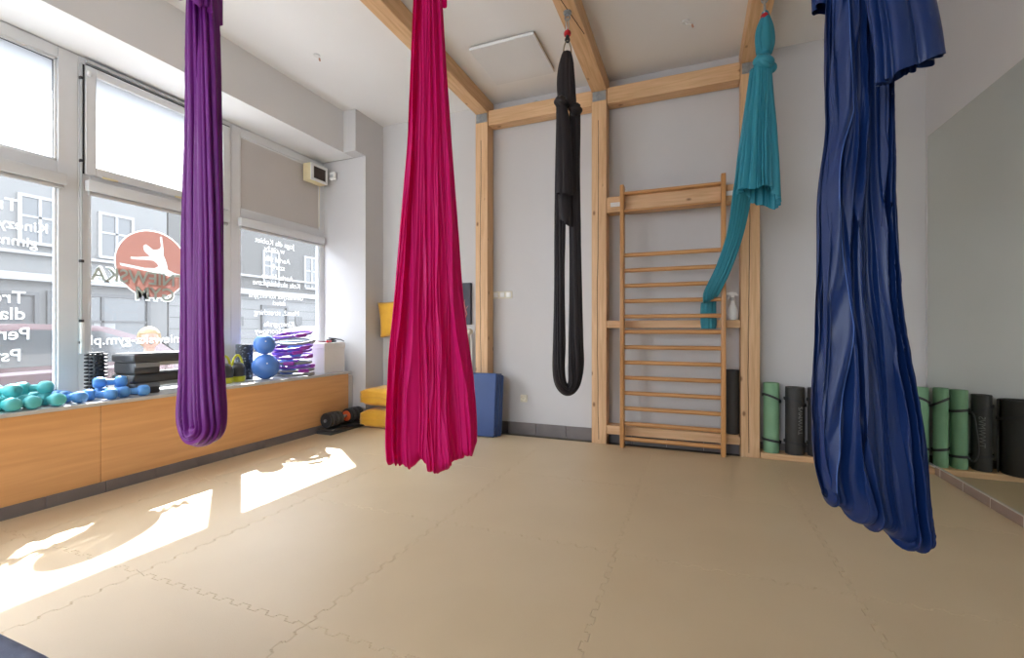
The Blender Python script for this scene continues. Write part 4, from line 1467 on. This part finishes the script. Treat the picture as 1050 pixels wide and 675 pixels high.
cushion((-3.26, 4.34, FZ + .240), .225, .21, .105, -.03, 'upper of two mustard cushions stacked in the corner', 8)
t = cushion((-3.30, 4.60, 1.27), .22, .21, .06, 0, 'mustard cushion hung on the back wall above the stacked pair', 5, tiltx=PI / 2)
t.rotation_euler = (0, -.10, 0)

# folded blue gym mat leaning on the post
t = thing('folding_mat', 'folded dark blue gym mat leaning against the left pine post', 'gym mat', (-2.2, 4.30, FZ))
lean = Matrix.Rotation(-.10, 3, 'X')
for k in range(3):
    b_ = MB().box(-2.50, -1.875 + .012 * k, 4.215 + .052 * k, 4.263 + .052 * k, FZ, FZ + .645 - .006 * k, .018, 3, rot=lean, pivot=(-2.2, 4.30, FZ))
    b_.build('panel', 'navy_mat', t, world=True)
b_ = MB().box(-2.49, -1.88, 4.22, 4.37, FZ + .632, FZ + .648, .006, 2, rot=lean, pivot=(-2.2, 4.30, FZ))
b_.build('spine', 'navy_mat', t, world=True)

# pouf corner in the foreground
t = thing('pouf', 'blue grey upholstered pouf at the bottom left corner of the view', 'pouf', (-1.80, .22, FZ))
MB().box(-2.25, -1.31, -.12, .57, FZ + .30, .42, .035, 4).build('seat_cover', 'pouf', t, world=True)
MB().box(-2.235, -1.325, -.105, .555, FZ, FZ + .305, .02, 3).build('side', 'pouf_side', t, world=True)

# ------------------------------------------------------------------ rolled mats on the plank
def roll_mesh(r, h, turns=4.0, th_=.0075):
    """spiral roll: a strip wound outside in, extruded to height"""
    n = int(turns * 26)
    outer, inner = [], []
    for i in range(n + 1):
        a_ = 2 * PI * turns * i / n
        rr = r - (r * .70) * i / n
        outer.append((rr * math.cos(a_), rr * math.sin(a_)))
        inner.append(((rr - th_) * math.cos(a_), (rr - th_) * math.sin(a_)))
    poly = outer + list(reversed(inner))
    b_ = MB()
    t = bmesh.new()
    lv = []
    for z in (0, .004, h - .004, h):
        k = 1 if 0 < z < h else .992
        lv.append([t.verts.new((p[0] * k, p[1] * k, z)) for p in poly])
    N = len(poly)
    for A_, B_ in zip(lv, lv[1:]):
        for i in range(N):
            t.faces.new((A_[i], A_[(i + 1) % N], B_[(i + 1) % N], B_[i]))
    for L_ in (lv[0], lv[-1]):
        for i in range(n):
            t.faces.new((L_[i], L_[i + 1], L_[N - 2 - i], L_[N - 1 - i]))
    return b_._merge(t)
def rolled_mat(x, r, h, col, label, y=4.52, rz=0, strap=True, text=None, loop=False, oval=1.0, group='rolled mats on the plank', z0=.072, bands=(.78, .17), lean=0, name='rolled_mat'):
    t = thing(name, label, 'rolled mat', (x, y, z0), 0, group)
    b_ = roll_mesh(r, h)
    b_.move(rot=Matrix.Rotation(rz, 3, 'Z'))
    for v in b_.b.verts:
        v.co.x *= oval
    b_.build('roll', col, t, ang=50)
    # plug: the tight core of the spiral
    if strap:
        for q, fz in enumerate(bands):
            tl = (.035 if q == 0 else .012) * (1 if not loop else .3)
            pts = [((r + .003) * math.cos(a_) * oval, (r + .003) * math.sin(a_), h * fz + tl * math.cos(a_ + 2.6)) for a_ in [2 * PI * k / 40 for k in range(40)]]
            s_ = MB()
            rows = []
            for p in pts:
                p = Vector(p)
                d = Vector((p.x / oval, p.y, 0)).normalized()
                rows.append([p - Vector((0, 0, .010)), p + Vector((0, 0, .010)), p + Vector((0, 0, .010)) + d * .003, p - Vector((0, 0, .010)) + d * .003])
            rows.append(rows[0])
            s_.grid(rows, closed_u=True)
            s_.build('strap', 'black', t)
    if loop:
        p0 = Vector((-r * .75 * oval, -r * .72, h * bands[0]))
        p1 = Vector((-r * .75 * oval, -r * .72, h * bands[1]))
        pts = [p0, p0 + Vector((-.02, -.015, -.02)), p0 + Vector((-.028, -.03, -.12)), p1 + Vector((-.04, -.035, .07)), p1 + Vector((-.02, -.03, -.02)), p1 + Vector((.015, -.008, 0))]
        pp = [Vector(q) for q in cr_interp([tuple(q) for q in pts], 26)]
        MB().tube(pp, .007, 8).build('carry_strap', 'black', t)
    if text:
        me = text_mesh(text, .052, 'CENTER', extr=.0004)
        tr = Matrix.Rotation(-PI / 2, 4, 'Y') @ Matrix.Rotation(0, 4, 'X')
        # letters run upwards on the front of the roll and face the room
        for v in me.vertices:
            lx, ly, lz = v.co
            ang = -PI / 2 + .35 - (ly - .018) / r
            rr = r + .0015 + lz
            v.co = Vector((rr * math.cos(ang) * oval, rr * math.sin(ang), h * .52 + lx))
        o = bpy.data.objects.new('printed_lettering', me)
        C.objects.link(o)
        me.materials.clear()
        me.materials.append(M['print'])
        o.parent = t
        o['label'] = 'grey lettering running up the roll'
    return t
rolled_mat(.632, .068, .60, 'green', 'sage green rolled mat standing right against the pine post', rz=1.0)
rolled_mat(.808, .079, .57, 'darkmat', 'charcoal rolled mat with grey lettering beside the green one', text='TWWMVS', rz=.3)
rolled_mat(.970, .071, .57, 'darkmat', 'plain charcoal rolled mat half hidden by the blue silk', rz=2.0)
rolled_mat(1.225, .120, .545, 'darkmat', 'fat black rolled mat with one strap behind the blue silk', rz=.2, bands=(.80,), y=4.47)
rolled_mat(1.422, .063, .57, 'darkmat', 'slim charcoal rolled mat with lettering, seen in the mirror', text='TWWMVS', rz=.9, bands=(.80, .19))
rolled_mat(1.552, .055, .60, 'green', 'sage green rolled mat with hanging black carry strap', loop=True, rz=.5, bands=(.74, .16))
rolled_mat(1.666, .050, .61, 'green', 'sage green rolled mat standing in the mirror corner', rz=1.6, bands=(.82, .22))

# black roller between the posts, spray bottle
t = thing('foam_roller', 'tall plain black roller standing between wall bars and right post', 'foam roller', (.325, 4.515, .205))
MB().lathe([(.050, 0), (.054, .004), (.054, .566), (.050, .57), (.030, .57), (.028, .52)], (.325, 4.515, .205), n=32).build('foam_tube', 'darkmat', t, world=True)
MB().lathe([(.0505, .571), (.0545, .571), (.0545, .560), (.0545, .556)], (.325, 4.515, .205), n=32, cap=False).build('rim', 'black', t, world=True)
bx_, by_, bz_ = .325, 4.50, 1.22
t = thing('spray_bottle', 'white spray bottle standing on the middle crosspiece by the right post', 'bottle', (bx_, by_, bz_))
MB().lathe([(.036, 0), (.042, .004), (.045, .03), (.046, .07), (.040, .10), (.026, .13), (.016, .16), (.014, .175)], (bx_, by_, bz_), n=28).build('bottle_body', 'white', t, world=True)
MB().lathe([(.017, .172), (.017, .196), (.012, .20)], (bx_, by_, bz_), n=20).build('collar', 'lgrey', t, world=True)
h = MB().prism([(-.050, .225), (-.048, .243), (-.01, .250), (.028, .244), (.045, .222), (.040, .214), (.014, .222), (.012, .198), (-.012, .198), (-.016, .222)], 1, -.011, .011)
h.move(off=(bx_, by_, bz_))
h.build('spray_head', 'white', t, world=True)
h = MB().prism([(-.020, .222), (-.030, .222), (-.040, .19), (-.036, .172), (-.030, .19)], 1, -.006, .006)
h.move(off=(bx_, by_, bz_))
h.build('trigger', 'white', t, world=True)

# ------------------------------------------------------------------ outside: street, facades, cars, child
GZ = -.25
struct(MB().box(-5.2 - 3, -4.6, -20, 40, GZ - .15, GZ).build('pavement', 'pave'))
struct(MB().box(-13, -6.2, -20, 40, GZ - .3, GZ - .02).build('road', 'asphalt'))
struct(MB().box(-14, -12.2, -20, 40, GZ - .15, GZ + .02).build('pavement', 'pave'))
XF = -14.0
def facade(name, y0, y1, h, mat_up, mat_low, label, zc_, wins, shops, door=None):
    t = thing(name, label, 'building', (XF - 3, (y0 + y1) / 2, GZ))
    MB().box(XF - 6, XF, y0, y1, zc_, GZ + h).build('upper_wall', mat_up, t, world=True)
    MB().box(XF - 6, XF + .02, y0, y1, GZ - .1, zc_).build('ground_floor', mat_low, t, world=True)
    c_ = MB().box(XF, XF + .22, y0, y1, zc_ - .10, zc_ + .08, .01, 1)
    c_.box(XF, XF + .12, y0, y1, zc_ + .50, zc_ + .58, .01, 1)
    c_.build('cornice', 'f_trim', t, world=True)
    for (yc, wv, za, zb_) in wins:
        f = MB()
        fw = .07
        x1 = XF + .05
        f.box(XF - .1, x1, yc - wv / 2 - fw, yc - wv / 2, za - fw, zb_ + fw)
        f.box(XF - .1, x1, yc + wv / 2, yc + wv / 2 + fw, za - fw, zb_ + fw)
        f.box(XF - .1, x1, yc - wv / 2, yc + wv / 2, zb_, zb_ + fw)
        f.box(XF - .1, x1 + .08, yc - wv / 2 - .1, yc + wv / 2 + .1, za - fw, za)
        f.box(XF - .05, x1 - .01, yc - .03, yc + .03, za, zb_)
        f.box(XF - .05, x1 - .01, yc - wv / 2, yc + wv / 2, za + (zb_ - za) * .55, za + (zb_ - za) * .55 + .05)
        fo = f.build('window', 'f_trim', t, world=True)
        MB().box(XF - .02, XF + .015, yc - wv / 2, yc + wv / 2, za, zb_).build('pane', 'f_win', fo, world=True)
    for (a0, a1, za, zb_, kind) in shops:
        f = MB()
        x1 = XF + .10
        f.box(XF, x1, a0 - .08, a0, za, zb_ + .08)
        f.box(XF, x1, a1, a1 + .08, za, zb_ + .08)
        f.box(XF, x1, a0, a1, zb_, zb_ + .08)
        nb_ = max(1, int((a1 - a0) / .9))
        for k in range(1, nb_):
            y = a0 + (a1 - a0) * k / nb_
            f.box(XF, x1 - .02, y - .03, y + .03, za, zb_)
        f.box(XF, x1 - .02, a0, a1, zb_ - .65, zb_ - .60)
        fo = f.build('shop_front', 'f_dark', t, world=True)
        MB().box(XF, XF + .04, a0, a1, za, zb_).build('pane', 'f_win' if kind else 'f_dark', fo, world=True)
        rnd = random.Random(int(a0 * 10))
        p = MB()
        y = a0 + .2
        while y < a1 - .5:
            ww, hh = rnd.uniform(.25, .5), rnd.uniform(.3, .6)
            zz0 = za + rnd.uniform(.3, 1.0)
            p.box(XF + .04, XF + .052, y, y + ww, zz0, zz0 + hh)
            y += ww + rnd.uniform(.3, .8)
        if y > a0 + .3:
            p.build('poster', 'f_trim' if kind else 'f_shop', fo, world=True)
    return t
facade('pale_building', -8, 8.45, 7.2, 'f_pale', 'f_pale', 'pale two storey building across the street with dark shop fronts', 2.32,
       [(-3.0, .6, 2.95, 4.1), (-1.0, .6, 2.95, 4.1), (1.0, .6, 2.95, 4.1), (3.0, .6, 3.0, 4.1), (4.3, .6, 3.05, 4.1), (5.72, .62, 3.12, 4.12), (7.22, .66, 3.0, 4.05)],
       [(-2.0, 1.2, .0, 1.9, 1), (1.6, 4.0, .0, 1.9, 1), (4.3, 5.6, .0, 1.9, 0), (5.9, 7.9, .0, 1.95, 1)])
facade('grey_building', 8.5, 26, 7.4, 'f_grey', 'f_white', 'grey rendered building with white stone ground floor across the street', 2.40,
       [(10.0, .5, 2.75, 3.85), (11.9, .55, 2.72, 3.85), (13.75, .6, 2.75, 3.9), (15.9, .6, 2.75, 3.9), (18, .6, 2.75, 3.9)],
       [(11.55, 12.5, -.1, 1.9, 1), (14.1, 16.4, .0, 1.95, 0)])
# small wall signs and block joints of the white stone
jb = MB()
for k in range(7):
    z = .15 + k * .33
    for (a0, a1) in ((8.52, 11.4), (12.6, 14.0), (16.5, 20)):
        jb.box(XF + .0201, XF + .026, a0, a1, z, z + .02)
gb = [o for o in C.objects if o.name.startswith('grey_building')][0]
jb.build('block_joints', 'f_grey', gb, world=True)
sgn = MB().box(XF + .02, XF + .06, 10.4, 10.8, 1.25, 1.55)
sgn.build('house_sign', 'f_dark', gb, world=True)
sgn = MB().prism([(12.95, 1.6), (13.25, 1.6), (13.25, 1.35), (13.1, 1.15), (12.95, 1.35)], 0, XF + .02, XF + .06)
sgn.build('wall_shield', 'f_dark', gb, world=True)

def car(x, y, paint, label, rz=0):
    t = thing('parked_car', label, 'car', (x, y, GZ), rz)
    # side profile (y, z), extruded across with tumblehome
    low = [(-2.1, .35), (-2.12, .62), (-2.0, .82), (-1.75, .90), (-.95, .97), (.95 + .35, 1.0), (1.95, .95), (2.1, .75), (2.1, .38), (1.75, .22), (-1.8, .22)]
    b_ = MB().prism(low, 0, -.84, .84)
    bmesh.ops.bevel(b_.b, geom=[e for e in b_.b.edges if abs(e.verts[0].co.x - e.verts[1].co.x) < .01], offset=.07, segments=3, affect='EDGES')
    b_.build('body', paint, t)
    top = [(-1.15, .94), (-.45, 1.36), (.1, 1.45), (.85, 1.43), (1.45, 1.22), (1.75, .96)]
    c_ = MB().prism(top, 0, -.74, .74)
    for v in c_.b.verts:
        v.co.x *= 1 - .26 * max(0, (v.co.z - .94)) / .5
    bmesh.ops.bevel(c_.b, geom=c_.b.edges[:], offset=.03, segments=2, affect='EDGES')
    cab = c_.build('cabin', paint, t)
    g_ = MB()
    side = [(-.92, .985), (-.38, 1.31), (.1, 1.385), (.8, 1.365), (1.25, 1.2), (1.45, .99)]
    for s_ in (-1, 1):
        q = MB().prism(side, 0, 0, .012)
        for v in q.b.verts:
            xx = .742 * (1 - .26 * max(0, v.co.z - .94) / .5) + v.co.x
            v.co.x = xx * s_
        me = bpy.data.meshes.new('q')
        q.b.to_mesh(me)
        g_.b.from_mesh(me)
        bpy.data.meshes.remove(me)
    g_.build('side_windows', 'car_glass', cab)
    ws = MB()
    ws.grid([[(-.62, -1.14, .985), (.62, -1.14, .985)], [(-.52, -.50, 1.36), (.52, -.50, 1.36)]])
    ws.grid([[(-.62, 1.73, .995), (.62, 1.73, .995)], [(-.54, 1.475, 1.225), (.54, 1.475, 1.225)]])
    for v in ws.b.verts:
        v.co.y += -.02 if v.co.y < 0 else .02
        v.co.z += .01
    ws.build('windscreen', 'car_glass', cab)
    for (wx, wy) in ((-.76, -1.32), (.76, -1.32), (-.76, 1.28), (.76, 1.28)):
        wdir = (1 if wx > 0 else -1, 0, 0)
        w_ = MB().lathe([(.20, 0), (.30, .0), (.31, .03), (.31, .10), (.29, .125), (.20, .13), (.19, .11), (.02, .12)], (wx, wy, .31), wdir, 28).build('wheel', 'black', t)
        MB().lathe([(.185, .112), (.19, .128), (.05, .14), (.01, .142)], (wx, wy, .31), wdir, 12).build('hubcap', 'lgrey', w_)
    l_ = MB()
    for s_ in (-1, 1):
        l_.box(s_ * .62 - .14, s_ * .62 + .14, 2.06, 2.115, .72, .86, .01, 1)
    l_.build('tail_lamps', 'tail', t)
    return t
car(-7.3, 7.3, 'car_white', 'white parked car at the kerb seen through the rightmost window')
car(-7.3, 2.5, 'car_grey', 'maroon parked car seen through the middle window')
car(-10.6, 1.6, 'car_red', 'dark parked car across the road seen through the left window')

# planter with bush outside the shop
t = thing('planter', 'green bushy planter on the far pavement by the shop', 'planter', (-13.3, 5.1, GZ + .02))
MB().lathe([(.20, 0), (.28, .4), (.30, .42), (.26, .42)], (-13.3, 5.1, GZ + .02), n=20).build('pot', 'f_dark', t, world=True)
lb_ = MB()
rnd = random.Random(2)
for k in range(170):
    a_, r_, z = rnd.uniform(0, 2 * PI), rnd.uniform(.05, .42), rnd.uniform(.4, .95)
    c_ = Vector((-13.3 + r_ * math.cos(a_), 5.1 + r_ * math.sin(a_), GZ + z))
    d = Vector((rnd.uniform(-1, 1), rnd.uniform(-1, 1), rnd.uniform(-.2, 1))).normalized() * .09
    s_ = d.orthogonal().normalized() * .03
    lb_.grid([[c_ - d * .2, c_ - d * .2 + s_ * .1], [c_ + d * .4 - s_, c_ + d * .4 + s_], [c_ + d, c_ + d + s_ * .1]])
lb_.build('foliage', 'plant', t, world=True)

# child on the pavement, back to the window
def skin_body(verts, edges, radii, m, name, parent, root_i=0, sub=2):
    me = bpy.data.meshes.new(name)
    me.from_pydata([Vector(v) for v in verts], edges, [])
    o = bpy.data.objects.new(name, me)
    C.objects.link(o)
    o.modifiers.new('Skin', 'SKIN')
    for i, r in enumerate(radii):
        sv = me.skin_vertices[0].data[i]
        r = r if isinstance(r, tuple) else (r, r)
        sv.radius = r
        sv.use_root = i == root_i
    s_ = o.modifiers.new('Sub', 'SUBSURF')
    s_.levels = sub
    s_.render_levels = sub
    dg = bpy.context.evaluated_depsgraph_get()
    dg.update()
    me2 = bpy.data.meshes.new_from_object(o.evaluated_get(dg))
    bpy.data.objects.remove(o)
    for p in me2.polygons:
        p.use_smooth = True
    o2 = bpy.data.objects.new(name, me2)
    C.objects.link(o2)
    me2.materials.clear()
    me2.materials.append(M[m])
    o2.parent = parent
    return o2
kid = thing('person', 'small person with blonde hair and pale pink top outside the middle window', 'person', (-4.95, 2.83, GZ), 1.2)
S_ = 1.36 / 1.75
def b3(x, y, z):
    return (x * S_, y * S_, z * S_)
bv = [b3(0, 0, .92), b3(0, 0, 1.05), b3(0, .01, 1.22), b3(0, .0, 1.40), b3(0, 0, 1.50), b3(0, -.01, 1.60), b3(0, -.02, 1.66),
      b3(.09, 0, .88), b3(.10, -.01, .50), b3(.10, .02, .10), b3(.10, -.12, .04),
      b3(-.09, 0, .88), b3(-.10, -.01, .50), b3(-.10, .02, .10), b3(-.10, -.12, .04),
      b3(.17, 0, 1.39), b3(.22, .02, 1.13), b3(.20, -.08, .92), b3(.195, -.11, .85),
      b3(-.17, 0, 1.39), b3(-.22, .02, 1.13), b3(-.20, -.08, .92), b3(-.195, -.11, .85)]
be = [(0, 1), (1, 2), (2, 3), (3, 4), (4, 5), (5, 6), (0, 7), (7, 8), (8, 9), (9, 10), (0, 11), (11, 12), (12, 13), (13, 14), (3, 15), (15, 16), (16, 17), (17, 18), (3, 19), (19, 20), (20, 21), (21, 22)]
br_ = [.12, .11, .12, .11, .05, .07, .085, .085, .055, .04, .035, .085, .055, .04, .035, .055, .042, .032, .030, .055, .042, .032, .030]
skin_body(bv, be, [r * S_ for r in br_], 'skin_tone', 'body', kid)
hd = MB().ball(b3(0, -.015, 1.66), .105 * S_, (.88, 1.0, 1.18), 24, 18)
hd.ball(b3(0, -.118, 1.645), .016 * S_, (.8, 1, 1.2), 8, 6)
for s_ in (-1, 1):
    hd.ball(b3(s_ * .094, -.01, 1.655), .022 * S_, (.4, .8, 1.2), 8, 6)
hd.build('head', 'skin_tone', kid)
ey = MB()
for s_ in (-1, 1):
    ey.ball(b3(s_ * .035, -.105, 1.67), .011 * S_, (1, .6, .8), 8, 6)
ey.ball(b3(0, -.108, 1.605), .018 * S_, (1.2, .4, .35), 8, 6)
ey.build('face_details', 'dark', kid)
f5 = foldprof(4, 9)
hr = MB().ball(b3(0, .012, 1.685), .122 * S_, (.98, 1.02, 1.10), 36, 24, fn=lambda q: q * (1 + .03 * f5((math.atan2(q.y, q.x) / (2 * PI)) % 1, q.z * 9)) if not (q.y < -.035 and q.z < .03) else q * .78)
hr.ball(b3(0, .12, 1.62), .05 * S_, (.9, .8, 1.6), 16, 12)
hr.build('hair', 'blonde', kid)
sh = [b3(0, 0, .90), b3(0, 0, 1.05), b3(0, .01, 1.22), b3(0, .0, 1.38), b3(0, 0, 1.465), b3(.17, 0, 1.385), b3(.215, .015, 1.20), b3(-.17, 0, 1.385), b3(-.215, .015, 1.20)]
skin_body(sh, [(0, 1), (1, 2), (2, 3), (3, 4), (3, 5), (5, 6), (3, 7), (7, 8)], [r * S_ for r in (.15, .135, .14, .125, .062, .068, .062, .068, .062)], 'shirt', 'shirt', kid)
tr_ = [b3(0, 0, .93), b3(.09, 0, .86), b3(.10, -.01, .50), b3(.10, .02, .14), b3(-.09, 0, .86), b3(-.10, -.01, .50), b3(-.10, .02, .14)]
skin_body(tr_, [(0, 1), (1, 2), (2, 3), (0, 4), (4, 5), (5, 6)], [r * S_ for r in (.13, .098, .068, .055, .098, .068, .055)], 'jeans', 'trousers', kid)
for s_ in (-1, 1):
    MB().ball(b3(s_ * .10, -.05, .045), .055 * S_, (.85, 2.1, .8), 16, 12).build('shoe', 'white', kid)
    hb = MB().ball(b3(s_ * .195, -.125, .80), .032 * S_, (.5, .9, 1.2), 12, 8)
    for k in range(4):
        hb.tube([b3(s_ * .195, -.145 + k * .015, .775), b3(s_ * .197, -.150 + k * .014, .745), b3(s_ * .190, -.148 + k * .013, .715 + .006 * abs(k - 1.5))], .0075 * S_, 6)
    hb.tube([b3(s_ * .19, -.148, .80), b3(s_ * .185, -.168, .775), b3(s_ * .182, -.170, .755)], .008 * S_, 6)
    hb.build('hand', 'skin_tone', kid)
